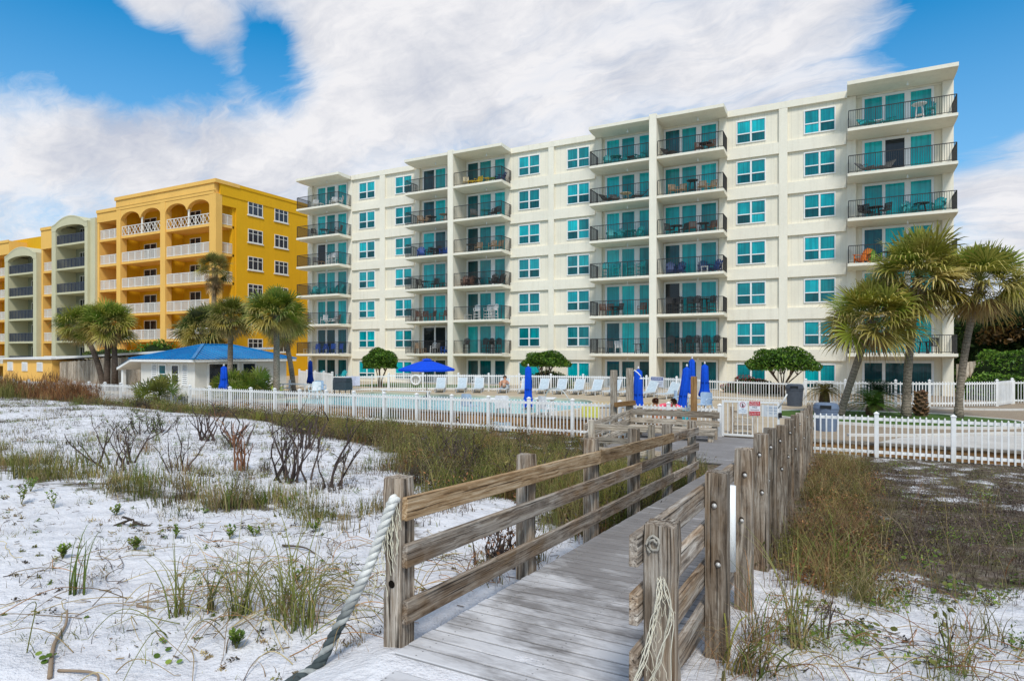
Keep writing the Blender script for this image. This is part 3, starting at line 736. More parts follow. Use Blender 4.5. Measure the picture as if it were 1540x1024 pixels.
mb=MB(); mb.prism([(-.018,-.002,.02),(.02,-.002,.02),(.022,-.002,.09),(.008,-.002,.10),(.005,-.002,.13),(-.012,-.002,.125),(-.016,-.002,.07)],(0,-1,0),.001,col=(.03,.03,.04)); mb.build('bottle_symbol',M['attr'],S)
text('NO',.05,(0,-.003,-.03),S,(.05,.12,.25)); text('GLASS CONTAINERS',.024,(0,-.003,-.075),S,(.05,.25,.42)); text('IN POOL AREA',.03,(0,-.003,-.12),S,(.05,.25,.42))
S=board('notice_board','grey notice board with small blue writing behind the gate',(-1.80,19.9,1.17),.55,.34,(.62,.66,.70))
text('POOL RULES',.06,(.05,-.003,.09),S,(.08,.2,.4)); text('NO LIFEGUARD',.05,(.05,-.003,.01),S,(.1,.2,.35)); text('ON DUTY',.05,(.05,-.003,-.07),S,(.1,.2,.35))
# grey timber screen and tan box behind the gate
W_=thing('timber_screen','small grey slatted timber screen standing behind the gate','screen',(-3.0,20.7,DECK))
mb=MB()
for x in (-.02,.62): mb.bx(x-.06,x+.06,-.06,.06,0,.85)
mb.build('post',M['silver_timber'],W_)
mb=MB()
for z in (.2,.42,.64): mb.bx(.041,.559,-.05,-.01,z-.08,z+.08)
mb.build('slats',M['silver_timber'],W_)
# notices on the fences
S=board('notice_board','pale lavender pool rules board on the thin lawn fence',(-28.25,31.55,1.07),.95,.62,(.62,.63,.75),r=R(51))
for k in range(6): text('POOL RULES' if k==0 else ('NO DIVING','NO RUNNING','NO PETS','NO GLASS','SHOWER FIRST')[k-1],.075,(0,-.006,.24-.095*k),S,(.3,.3,.42))
S=board('warning_sign','white sign with blue heading on the fence behind the loungers',(-9.55,36.66,1.20),.95,.62,(.66,.68,.75),r=R(-26))
patch(S,'heading',-.44,.44,.10,.27,(.06,.09,.30)); text('WARNING',.16,(0,-.006,.185),S,(.8,.8,.85)); text('NO LIFEGUARD ON DUTY',.075,(0,-.004,-.02),S,(.2,.22,.35)); text('SWIM AT OWN RISK',.075,(0,-.004,-.14),S,(.2,.22,.35))
# ------------------------------------------------------------------ the cream apartment building
FW,BW,FF=44.90,45.10,43.15       # wall plane, recess back plane, balcony front plane
ZS=[2.86+2.725*k for k in range(6)]; ROOF=19.2
CONDO=thing('apartment_building','seven storey cream apartment building with teal glass and stacked balconies','building',(0,FW,0))
def P(mb,name,mat,**k):
    o=mb.build(name,M[mat],CONDO,**k); o.matrix_parent_inverse=Matrix.Translation((0,-FW,0)); return o
def sub(mb,name,mat,par,**k):
    o=mb.build(name,M[mat],par,**k); return o
mb=MB(); mb.bx(-45.78,5.88,BW,60,-.2,19.05); P(mb,'wall','cream')
zones=[(-40.16,-33.08,[-36.87,-36.28]),(-23.59,-16.36,[-20.19,-19.73]),(-6.87,.33,[-3.59,-3.07])]
for z0,z1,pil in zones:
    mb=MB(); mb.bx(z0,z1,FW,BW-.003,-.2,19.0); P(mb,'wall','cream')
    for zs in ZS:
        for a,b in ((z0+.01,pil[0]-.003),(pil[1]+.003,z1-.01)):
            mb=MB(); mb.bx(a,b,FW-.15,FW-.002,zs-.47,zs+.27); P(mb,'spandrel','cream_band')
    mb=MB(); mb.bx(z0-.05,z1+.05,FW-.18,BW+.5,18.93,19.36); P(mb,'parapet','cream_band')
    mb=MB(); mb.bx(pil[0],pil[1],FW-.17,FW-.001,-.2,18.928); P(mb,'pilaster','cream_band')
mb=MB(); mb.bx(-45.6,5.8,46.2,59.8,19.05,19.30); P(mb,'roof','cream_band')
stacks=[ # outer x0,x1 of slab, piers, fin, doors
 dict(x0=-45.55,x1=-40.28,piers=[(-45.82,-45.23),(-40.72,-40.163)],sides='lr'),
 dict(x0=-32.85,x1=-28.485,piers=[(-33.078,-32.58)],sides='l'),
 dict(x0=-27.965,x1=-23.48,piers=[(-24.10,-23.593)],sides='r'),
 dict(x0=-16.22,x1=-11.79,piers=[(-16.358,-15.87)],sides='l'),
 dict(x0=-11.27,x1=-6.82,piers=[(-7.39,-6.873)],sides='r'),
 dict(x0=.38,x1=5.9,piers=[(.333,.86),(5.36,5.91)],sides='lr')]
for s in stacks:
    for a,b in s['piers']:
        mb=MB(); mb.bx(a,b,FW-.05,BW-.002,-.2,19.0); P(mb,'pier','cream_band')
for a,b in ((-28.48,-27.97),(-11.785,-11.275)):
    mb=MB(); mb.bx(a,b,FF-.05,BW+.3,-.1,19.46); P(mb,'fin_wall','cream_band')
for a,b in ((-45.2,-40.75),(-32.55,-28.5),(-27.95,-24.12),(-15.85,-11.8),(-11.26,-7.4),(.87,5.35)):
    mb=MB(); mb.bx(a,b,BW-.10,BW-.003,18.9,19.0); P(mb,'lintel','cream_band')
# balconies: slab > railing, ceiling lamp
def railing(x0,x1,sides,z):
    mb=MB(); y0=FF+.05; y1=FW-.06; H=1.06
    def run(a,b):
        L=(Vector(b)-Vector(a)).length; n=max(1,round(L/.118))
        mb.bar((*a,z+H),(*b,z+H),.05,.04); mb.bar((*a,z+.09),(*b,z+.09),.03,.03)
        for k in range(n+1):
            x=a[0]+(b[0]-a[0])*k/n; y=a[1]+(b[1]-a[1])*k/n; w=.036 if k in(0,n) or k%12==0 else .019
            mb.bx(x-w/2,x+w/2,y-w/2,y+w/2,z+(.01 if w>.03 else .1),z+H-.021)
    a,b=x0+.06,x1-.06
    run((a,y0),(b,y0))
    if 'l' in sides: run((a,y0+.03),(a,y1))
    if 'r' in sides: run((b,y0+.03),(b,y1))
    return mb
for s in stacks:
    first=None
    for k,zs in enumerate(ZS):
        mb=MB(); x0,x1=s['x0'],s['x1']
        # slab with a slightly thinner front lip
        mb.prism([(x0,FF,zs-.17),(x0,FF,zs),(x0,BW-.004,zs),(x0,BW-.004,zs-.25),(x0,FF+.5,zs-.24)],(1,0,0),x1-x0)
        sl=P(mb,'balcony','cream_slab')
        if first is None:
            r=sub(railing(x0,x1,s['sides'],0),'railing','black_rail',sl); first=r
        else:
            r=first.copy(); COL.objects.link(r); r.parent=sl
        r.location=(0,0,zs)
        mb=MB(); xm=(x0+x1)/2+.4; mb.lathe([(.03,-.25),(.03,-.36),(.055,-.37),(.06,-.44),(.03,-.48)],8,(xm,FW-.9,zs))
        sub(mb,'ceiling_lamp','white_frame',sl)
    mb=MB(); x0,x1=s['x0']-.02,s['x1']+.02
    mb.prism([(x0,FF-.05,ROOF-.10),(x0,FF-.05,ROOF+.12),(x0,BW+1.2,ROOF+.12),(x0,BW+1.2,ROOF-.2),(x0,FF+.5,ROOF-.18)],(1,0,0),x1-x0)
    P(mb,'roof_canopy','cream_slab')
    mb=MB(); mb.lathe([(.03,-.18),(.03,-.30),(.06,-.31),(.06,-.40)],8,((x0+x1)/2+.4,FW-.9,ROOF)); P(mb,'ceiling_lamp','white_frame')
# windows (frame > panes)
def frame_rect(mb,x0,x1,z0,z1,y,w=.07,d=.06):
    mb.bx(x0,x1,y-d,y-.001,z1-w,z1); mb.bx(x0,x1,y-d,y-.001,z0,z0+w)
    mb.bx(x0,x0+w,y-d,y-.001,z0+w,z1-w); mb.bx(x1-w,x1,y-d,y-.001,z0+w,z1-w)
def window(x0,x1,z0,z1,y,par,mid=.42,lower=None):
    mb=MB(); frame_rect(mb,x0,x1,z0,z1,y,.065)
    xm=(x0+x1)/2; zm=z0+(z1-z0)*mid
    mb.bx(xm-.05,xm+.05,y-.065,y-.001,z0+.08,z1-.08)
    for a,b in ((x0+.08,xm-.065),(xm+.065,x1-.08)): mb.bx(a,b,y-.055,y-.001,zm-.035,zm+.035)
    fr=P(mb,'window','white_frame')
    for a,b in ((x0+.08,xm-.065),(xm+.065,x1-.08)):
        m1=MB(); m1.quad((a,y-.02,zm+.035),(b,y-.02,zm+.035),(b,y-.02,z1-.08),(a,y-.02,z1-.08)); sub(m1,'upper_pane','glass',fr)
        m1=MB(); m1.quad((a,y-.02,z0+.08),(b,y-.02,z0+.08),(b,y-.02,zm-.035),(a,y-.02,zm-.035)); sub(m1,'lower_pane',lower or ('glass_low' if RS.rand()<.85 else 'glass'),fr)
wins=[(-39.40,-37.50),(-35.22,-33.36),(-22.86,-20.97),(-18.68,-16.82),(-6.27,-4.40),(-2.11,-.27)]
for a,b in wins:
    for k in range(6): window(a,b,ZS[k]+.55,ZS[k]+2.10,FW,CONDO)
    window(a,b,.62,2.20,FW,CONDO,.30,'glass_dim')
# sliding doors
doors=[[(-44.66,-43.70),(-43.50,-42.50),(-42.10,-41.08)],[(-32.24,-31.14),(-30.99,-29.98)],[(-27.72,-26.74),(-26.54,-25.50),(-25.12,-24.17)],
 [(-15.52,-14.56),(-14.34,-13.41),(-13.02,-11.94)],[(-11.12,-10.13),(-9.94,-8.97),(-8.61,-7.62)],[(1.33,2.28),(2.45,3.46),(3.78,4.83)]]
opened={(0,3):'n.',(0,0):'ddd',(1,5):'d.',(1,4):'d.',(1,0):'nn',(1,3):'.d',(2,5):'d..',(2,4):'d..',(2,3):'d..',(2,2):'d..',(2,1):'d..',(4,5):'d..',(4,2):'d..',(4,1):'n..',(4,0):'d..',(3,0):'d..',(5,4):'.n.',(5,2):'d..'}  # open panels keep a pane, its colour darkened for the unlit room
for si,ps in enumerate(doors):
    for k in range(-1,6):
        z0=DECK+.02 if k<0 else ZS[k]; z1=z0+2.40 if k>=0 else 2.42
        mb=MB(); x0,x1=ps[0][0]-.13,ps[-1][1]+.13
        mb.bx(x0,x1,BW-.075,BW-.001,z1-.14,z1)
        mb.bx(x0,x1,BW-.075,BW-.001,z0,z0+.07)
        edges=[x0]+[v for p in ps for v in p]+[x1]
        for a,b in zip(edges[::2],edges[1::2]): mb.bx(a,b,BW-.07,BW-.001,z0+.071,z1-.141)
        fr=P(mb,'sliding_door','white_frame'); op=opened.get((si,k),'')
        for j,(a,b) in enumerate(ps):
            ch=op[j] if j<len(op) else '.'
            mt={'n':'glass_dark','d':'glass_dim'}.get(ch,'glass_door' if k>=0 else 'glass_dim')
            m1=MB(); m1.quad((a,BW-.03,z0+.071),(b,BW-.03,z0+.071),(b,BW-.03,z1-.141),(a,BW-.03,z1-.141)); sub(m1,'door_pane',mt,fr)
# fix for parts built in world coordinates under a moved root
# ------------------------------------------------------------------ balcony furniture
def legs(mb,w,d,h,t,col,splay=0):
    for sx_ in (-1,1):
        for sy_ in (-1,1): mb.bar((sx_*(w/2-t/2)*(1+splay),sy_*(d/2-t/2)*(1+splay),0),(sx_*(w/2-t/2),sy_*(d/2-t/2),h),t,t,col=col)
def m_adirondack(col,h=.36):
    mb=MB(); c=col
    for sx_ in (-.29,.29):
        mb.bar((sx_,-.36,0),(sx_,-.36,h+.2),.03,.09,up=(0,1,0),col=c); mb.bar((sx_,.42,.02),(sx_,-.40,h),.03,.10,col=c); mb.bx(sx_-.07,sx_+.07,-.45,.25,h+.21,h+.235,col=c)
        mb.bar((sx_,.22,.12),(sx_,.24,h+.205),.03,.07,up=(0,1,0),col=c)
    for k in range(5): mb.bar((-.27,-.38+k*.115,h-.015-k*.035),(.27,-.38+k*.115,h-.015-k*.035),.10,.022,col=cmul(c,.93+.03*k))
    for k in range(5):
        x=-.22+k*.11; top=1.0-.035*abs(k-2)**1.7
        mb.bar((x*.85,.10,h-.16),(x*1.15,.42,top+h-.36),.095,.02,up=(0,1,0),col=cmul(c,.95+.03*(k%2)))
    mb.bar((-.27,.33,h+.24),(.27,.33,h+.24),.03,.06,col=c); return mb
def m_dining(col,back=None):
    mb=MB(); c=col; legs(mb,.50,.50,.43,.035,c,.06); mb.bx(-.25,.25,-.25,.25,.431,.46,col=c)
    for sx_ in (-.235,.235):
        mb.bar((sx_,.24,.46),(sx_,.31,.92),.03,.03,up=(0,1,0),col=c); mb.bar((sx_,-.22,.66),(sx_,.27,.67),.035,.025,col=c); mb.bar((sx_,-.22,.46),(sx_,-.22,.65),.03,.03,up=(0,1,0),col=c)
    for k in range(6): mb.bar((-.19+k*.076,.247,.47),(-.19+k*.076,.31,.90),.05,.015,up=(0,1,0),col=back or c)
    mb.bar((-.25,.312,.91),(.25,.312,.91),.03,.05,col=c); return mb
def m_bar(col):
    mb=MB(); c=col; legs(mb,.46,.46,.74,.035,c,.10); mb.bx(-.24,.24,-.24,.24,.741,.77,col=c)
    for z in (.22,.45):
        for q in (-1,1): mb.bar((q*.22,-.22,z),(q*.22,.22,z),.02,.03,col=c); mb.bar((-.22,q*.22,z+.03),(.22,q*.22,z+.03),.02,.03,col=c)
    for k in range(5): mb.bar((-.18+k*.09,.22,.77),(-.2+k*.10,.30,1.28-.02*abs(k-2)**1.6),.075,.02,up=(0,1,0),col=c)
    for sx_ in (-.24,.24): mb.bar((sx_,-.2,.96),(sx_,.25,.97),.06,.025,col=c); mb.bar((sx_,-.2,.77),(sx_,-.2,.95),.03,.03,up=(0,1,0),col=c)
    return mb
def m_table(col,h=.70,r=.42):
    mb=MB(); mb.lathe([(r-.01,h-.03),(r,h-.015),(r-.005,h)],18,col=col)
    for k in range(4):
        a=PI/4+k*PI/2; mb.bar((math.cos(a)*r*.75,math.sin(a)*r*.75,0),(math.cos(a)*r*.45,math.sin(a)*r*.45,h-.031),.035,.035,col=col)
    mb.lathe([(r*.5,h*.35),(r*.5,h*.35+.02)],12,col=col); return mb
def m_side(col,h=.45):
    mb=MB(); mb.bx(-.24,.24,-.24,.24,h-.03,h,col=col); legs(mb,.42,.42,h-.031,.035,col); mb.bx(-.2,.2,-.2,.2,.14,.16,col=col); return mb
def m_lounge(col):
    mb=MB(); mb.bar((0,-.6,.30),(0,.15,.32),.55,.05,up=(0,0,1),col=col); mb.bar((0,.16,.32),(0,.62,.82),.55,.05,col=col); legs(mb,.5,.95,.29,.035,col); 
    for sx_ in (-.28,.28): mb.bar((sx_,-.3,.52),(sx_,.3,.54),.04,.03,col=col); mb.bar((sx_,-.28,.3),(sx_,-.28,.51),.03,.03,up=(0,1,0),col=col)
    return mb
colr=dict(white=(.78,.78,.77),teal=(.015,.30,.31),dark=(.035,.032,.03),navy=(.02,.05,.16),blue=(.015,.09,.42),yellow=(.80,.55,.02),orange=(.80,.21,.03),green=(.22,.38,.03),tan=(.36,.24,.14),brown=(.14,.065,.04),grey=(.12,.115,.11),cream=(.66,.56,.36))
makers=dict(adirondack=m_adirondack,dining=m_dining,bar=m_bar,table=lambda c:m_table(c,.70),bartable=lambda c:m_table(c,1.02,.40),side=m_side,lounge=m_lounge)
words=dict(adirondack=('slatted lounge chair','chair'),dining=('patio chair','chair'),bar=('tall bar chair','bar chair'),table=('round table','table'),bartable=('tall round table','table'),side=('low side table','side table'),lounge=('reclining chair','chair'))
names=dict(adirondack='lounge_chair',dining='patio_chair',bar='bar_chair',table='round_table',bartable='bar_table',side='side_table',lounge='reclining_chair')
# per stack, from the top balcony down: (kind, colour, position along the balcony 0..1, turn in degrees)
A_,D_,B_,T_,U_,S_,L_='adirondack','dining','bar','table','bartable','side','lounge'
furn=[
 [[(D_,'white',.30,40),(S_,'white',.42,0),(D_,'white',.70,-20),(D_,'white',.80,30),(D_,'white',.92,-60)],
  [(D_,'dark',.26,60),(T_,'dark',.52,0),(D_,'dark',.68,-40),(D_,'grey',.92,-70)],
  [(D_,'grey',.30,50),(S_,'tan',.45,0),(B_,'white',.62,10),(B_,'white',.74,-10),(D_,'teal',.90,-50)],
  [(A_,'teal',.26,25),(A_,'teal',.42,0),(A_,'teal',.76,0),(A_,'teal',.92,-25)],
  [(S_,'white',.30,0),(D_,'white',.50,20),(L_,'white',.66,-20),(D_,'grey',.88,-30)],
  [(S_,'cream',.08,0),(D_,'blue',.28,10),(D_,'blue',.44,-5),(D_,'blue',.74,10),(D_,'blue',.90,-10)]],
 [[],
  [(D_,'tan',.20,40),(D_,'tan',.33,0),(T_,'dark',.48,0),(T_,'tan',.88,0)],
  [(A_,'blue',.22,30),(D_,'dark',.42,10),(T_,'dark',.55,0),(D_,'dark',.66,-10),(A_,'blue',.86,-20)],
  [(D_,'dark',.18,50),(T_,'dark',.33,0),(D_,'dark',.50,-30),(D_,'dark',.62,10),(S_,'dark',.82,0)],
  [(D_,'brown',.14,40),(D_,'brown',.27,10),(D_,'brown',.46,-30),(D_,'brown',.84,-10)],
  [(D_,'tan',.12,30),(S_,'tan',.26,0),(D_,'white',.52,10),(D_,'grey',.62,-20),(A_,'blue',.90,-30)]],
 [[(D_,'cream',.10,30),(S_,'yellow',.24,0),(D_,'yellow',.36,-10),(S_,'yellow',.66,0),(S_,'green',.76,0),(A_,'navy',.92,-30)],
  [(D_,'grey',.30,40),(T_,'teal',.58,0),(D_,'dark',.72,-30),(D_,'dark',.86,-10)],
  [(T_,'dark',.26,0),(D_,'tan',.40,10),(S_,'teal',.58,0),(D_,'tan',.76,0),(D_,'tan',.90,-10)],
  [(A_,'brown',.09,20),(A_,'brown',.20,5),(T_,'dark',.36,0),(A_,'dark',.80,10),(A_,'dark',.93,-10)],
  [(S_,'white',.18,0),(B_,'white',.36,20),(B_,'white',.60,0),(B_,'white',.80,-10)],
  [(B_,'dark',.12,20),(B_,'dark',.55,10),(B_,'dark',.65,-10),(U_,'dark',.76,0),(B_,'dark',.86,0)]],
 [[(A_,'teal',.22,20),(T_,'teal',.38,0),(A_,'teal',.52,-10),(S_,'dark',.70,0),(A_,'teal',.88,-20)],
  [(L_,'dark',.20,60),(L_,'grey',.34,30),(T_,'cream',.56,0),(L_,'dark',.86,-60)],
  [(A_,'teal',.28,20),(A_,'teal',.44,0),(T_,'teal',.66,0),(A_,'teal',.82,-20)],
  [(B_,'teal',.18,20),(B_,'teal',.38,0),(B_,'teal',.64,0),(B_,'teal',.88,-20)],
  [(D_,'brown',.14,40),(D_,'brown',.24,10),(T_,'dark',.34,0),(D_,'dark',.43,-30),(D_,'brown',.88,-10)],
  [(S_,'grey',.10,0),(D_,'grey',.26,30),(D_,'white',.40,25),(T_,'dark',.84,0)]],
 [[(L_,'dark',.08,50),(D_,'brown',.62,20),(T_,'dark',.74,0),(D_,'brown',.84,-10)],
  [(D_,'tan',.16,30),(D_,'tan',.32,0),(U_,'dark',.50,0),(D_,'tan',.68,0),(D_,'tan',.85,-20)],
  [(D_,'dark',.10,50),(T_,'dark',.22,0),(D_,'dark',.34,-30),(D_,'brown',.52,10),(T_,'dark',.70,0),(D_,'brown',.84,-20)],
  [(A_,'navy',.12,15),(A_,'navy',.28,-5),(A_,'navy',.68,10),(S_,'white',.74,0),(A_,'navy',.92,-20)],
  [(B_,'dark',.10,20),(B_,'dark',.26,0),(B_,'dark',.46,10),(B_,'dark',.58,-10),(U_,'dark',.72,0),(B_,'dark',.84,-10)],
  [(B_,'dark',.13,15),(U_,'dark',.28,0),(B_,'dark',.42,0),(B_,'dark',.58,0),(B_,'dark',.74,0),(B_,'dark',.90,-15)]],
 [[(L_,'teal',.14,30),(S_,'white',.27,0),(L_,'teal',.38,-20),(U_,'white',.70,0),(B_,'teal',.82,0)],
  [(L_,'grey',.14,50),(L_,'grey',.34,-40)],
  [(D_,'dark',.12,50),(T_,'dark',.24,0),(D_,'dark',.17,140),(D_,'dark',.34,-40),(A_,'teal',.60,20),(T_,'dark',.73,0),(A_,'teal',.90,-20)],
  [(A_,'orange',.10,-40),(A_,'green',.22,20),(T_,'dark',.40,0),(A_,'yellow',.66,20),(A_,'grey',.82,0),(A_,'grey',.96,0)],
  [(A_,'yellow',.10,-20),(A_,'yellow',.20,10)],
  [(T_,'dark',.74,0),(D_,'dark',.84,-20)]]]
ordw=['first','second','third','fourth','fifth','sixth','seventh']
flw=['second','third','fourth','fifth','sixth','top']
cache={}
cname=dict(cream='pale yellow',dark='black',brown='dark brown')
for si,st in enumerate(furn):
    for fi,items in enumerate(st):
        k=5-fi; s=stacks[si]; n=len(items)
        order=sorted(range(n),key=lambda i:items[i][2])
        for rank,i in enumerate(order):
            kd,c,u,rz=items[i]
            if (kd,c) not in cache: cache[(kd,c)]=makers[kd](colr[c]).mesh(names[kd],M['attr'])
            o=bpy.data.objects.new(names[kd],cache[(kd,c)]); COL.objects.link(o)
            x=s['x0']+.35+(s['x1']-s['x0']-.7)*u; y=43.95+.16*((i%3)-1)
            if kd in(A_,L_,D_,B_): y+=.12
            o.location=(x,y,ZS[k]+.002); o.rotation_euler=(0,0,R(rz))
            pos=('only piece' if n==1 else 'leftmost' if rank==0 else 'rightmost' if rank==n-1 else ordw[rank]+' from left')
            w_=words[kd]; tag(o,f"{cname.get(c,c)} {w_[0]}, {pos} on {flw[k]} floor balcony, {ordw[si]} stack from left",w_[1],'patio furniture on the balconies')
# two turquoise chairs on the ground-floor patio behind the lawn fence
for x,lab in ((-43.3,'turquoise patio chair behind the lawn fence, the one nearer the pool house'),(-40.6,'turquoise patio chair behind the lawn fence, beside the open glass door')):
    o=m_adirondack((.02,.36,.40)).build('patio_chair',M['attr'],loc=(x,43.9,DECK)); tag(o,lab,'chair')
# ------------------------------------------------------------------ the yellow hotel
HY,HB=42.0,44.3                      # front plane and recessed back wall
HZ=[1.5+2.9*k for k in range(6)]
HOTEL=thing('hotel_building','bright yellow seven storey hotel with arched top balconies and sage green bays','hotel',(-70,HY,0))
HINV=Matrix.Translation((70,-HY,0))
def PH(mb,name,mat,par=None,**k):
    o=mb.build(name,M[mat],par or HOTEL,**k)
    if par is None: o.matrix_parent_inverse=HINV
    return o
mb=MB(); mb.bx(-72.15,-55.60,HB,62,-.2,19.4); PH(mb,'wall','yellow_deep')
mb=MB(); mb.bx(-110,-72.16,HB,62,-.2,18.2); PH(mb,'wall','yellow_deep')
# east side wall, with its end balcony bay left open at the front
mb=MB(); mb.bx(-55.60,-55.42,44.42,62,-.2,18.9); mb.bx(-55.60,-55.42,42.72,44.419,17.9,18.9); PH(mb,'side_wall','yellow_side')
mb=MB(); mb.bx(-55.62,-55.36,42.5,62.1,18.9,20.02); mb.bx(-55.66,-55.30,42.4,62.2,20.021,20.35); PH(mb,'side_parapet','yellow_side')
mb=MB(); mb.bx(-72.2,-55.64,HY-.02,HB+.4,18.95,20.0); mb.bx(-72.3,-55.27,HY-.14,HB+.45,20.001,20.37); mb.bx(-72.2,-55.38,HY-.06,HY-.021,19.25,19.38); PH(mb,'parapet','yellow_front')
mb=MB(); mb.bx(-72,-55.7,43,61.8,19.41,19.9); PH(mb,'roof','yellow_front')
# piers of the tower
for a,b in ((-72.15,-71.4),(-64.30,-63.45),(-56.40,-55.40)):
    mb=MB(); mb.bx(a,b,HY,HY+.72,-.2,18.949); PH(mb,'pier','yellow_front')
def white_rail(x0,x1,y,z,par,mat='white_rail',lattice=False,step=1.1,h=1.05,dirn='x'):
    mb=MB()
    def pt(u,zz): return (u,y,zz) if dirn=='x' else (y,u,zz)
    mb.bar(pt(x0,z+h),pt(x1,z+h),.07,.07); mb.bar(pt(x0,z+.08),pt(x1,z+.08),.05,.06)
    n=max(1,round((x1-x0)/step))
    for k in range(n+1):
        u=x0+(x1-x0)*k/n; mb.bar(pt(u,z),pt(u,z+h-.036),.06,.06,up=(0,1,0))
    if lattice:
        for k in range(n*2):
            a=x0+(x1-x0)*k/(2*n); b=x0+(x1-x0)*(k+1)/(2*n)
            mb.bar(pt(a,z+.12),pt(b,z+h-.05),.03,.05,up=(0,1,0)); mb.bar(pt(a,z+h-.05),pt(b,z+.12),.034,.05,up=(0,1,0))
    else:
        q=max(1,round((x1-x0)/.13))
        for k in range(q): u=x0+(x1-x0)*(k+.5)/q; mb.bar(pt(u,z+.11),pt(u,z+h-.036),.042,.03,up=(0,1,0))
    return PH(mb,'railing',mat,par)
def slab(x0,x1,z,mat='yellow_front',y0=HY+.02):
    mb=MB(); mb.bx(x0,x1,y0,HB-.002,z-.25,z); return PH(mb,'balcony',mat)
M['glass_rail']=painted('frosted_rail',(.55,.54,.50),.4,.05)
def door(x0,x1,z,n=2,y=HB,h=2.25):
    mb=MB(); frame_rect(mb,x0,x1,z,z+h,y,.07,.05)
    for k in range(1,n): x=x0+(x1-x0)*k/n; mb.bx(x-.035,x+.035,y-.055,y-.001,z+.07,z+h-.07)
    fr=PH(mb,'sliding_door','white_rail')
    for k in range(n):
        a=x0+.07+(x1-x0-.14)*k/n; b=x0+.07+(x1-x0-.14)*(k+1)/n
        m1=MB(); m1.quad((a,y-.02,z+.07),(b,y-.02,z+.07),(b,y-.02,z+h-.07),(a,y-.02,z+h-.07)); PH(m1,'door_pane','glass_dark',fr)
for k,z in enumerate(HZ):
    sl=slab(-71.4,-64.3,z,y0=HY+(.12 if k else .02)); white_rail(-71.38,-64.32,HY+.2,z,sl,lattice=(k==5))
    sl=slab(-63.45,-55.62,z,y0=HY+.12); white_rail(-63.43,-56.42,HY+.2,z,sl,lattice=(k==5)); white_rail(42.74,44.4,-55.68,z,sl,dirn='y')
    door(-70.7,-68.4,z,2); door(-62.6,-60.8,z,2)
# deeper side walls between the bays
for x in (-63.9,-71.8):
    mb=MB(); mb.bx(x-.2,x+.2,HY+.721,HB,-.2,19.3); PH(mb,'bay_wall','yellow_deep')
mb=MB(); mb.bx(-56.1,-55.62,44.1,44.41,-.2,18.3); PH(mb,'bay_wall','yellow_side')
# arches over the top balconies
def arch(x0,x1,zs,rise,zt,y,th,mat,n=16,edge=0):
    mb=MB(); xc=(x0+x1)/2; r=(x1-x0)/2; P_=[]
    for k in range(n+1):
        a=PI-PI*k/n; P_.append((xc+r*math.cos(a),zs+rise*math.sin(a)))
    for (xa,za),(xb,zb) in zip(P_,P_[1:]):
        mb.quad((xa,y,za),(xb,y,zb),(xb,y,zt),(xa,y,zt)); mb.quad((xa,y,za),(xa,y+th,za),(xb,y+th,zb),(xb,y,zb)); mb.quad((xb,y+th,zb),(xa,y+th,za),(xa,y+th,zt),(xb,y+th,zt))
    return PH(mb,'arch',mat)
for x0,x1 in ((-71.4,-67.95),(-67.75,-64.3),(-63.45,-60.05),(-59.85,-56.4)):
    arch(x0,x1,HZ[5]+1.70,.88,18.96,HY+.03,.45,'yellow_front')
for x in (-67.85,-59.95):
    mb=MB(); mb.lathe([(.16,0),(.16,.1),(.105,.16),(.10,1.62),(.15,1.70),(.17,1.8)],12,(x,HY+.28,HZ[5])); PH(mb,'column','white_rail',smooth=False)
    mb=MB(); mb.bx(x-.1,x+.1,HY+.028,HY+.47,HZ[5]+1.8,18.95); PH(mb,'arch_pier','yellow_front')
# side windows
def side_window(y0,y1,z0,z1):
    X=-55.42; mb=MB()
    def b(ya,yb,za,zb,d=.05): mb.bx(X+.001,X+d,ya,yb,za,zb)
    b(y0,y1,z1-.07,z1); b(y0,y1,z0,z0+.07); b(y0,y0+.07,z0+.071,z1-.071); b(y1-.07,y1,z0+.071,z1-.071)
    for f_ in (1/3,2/3): ym=y0+(y1-y0)*f_; b(ym-.03,ym+.03,z0+.071,z1-.071)
    zm=z0+(z1-z0)*.68; b(y0+.071,y1-.071,zm-.025,zm+.025,.045); b(y0-.1,y1+.1,z0-.12,z0-.003,.09)
    fr=PH(mb,'window','white_rail')
    m1=MB(); m1.quad((X+.015,y0+.05,z0+.05),(X+.015,y1-.05,z0+.05),(X+.015,y1-.05,z1-.05),(X+.015,y0+.05,z1-.05)); PH(m1,'pane','glass_grey',fr)
for ya,yb in ((45.85,47.75),(49.36,51.25)):
    for k in range(6): side_window(ya,yb,HZ[k]+1.65-.0 if k<0 else HZ[k]+1.55,HZ[k]+2.95)
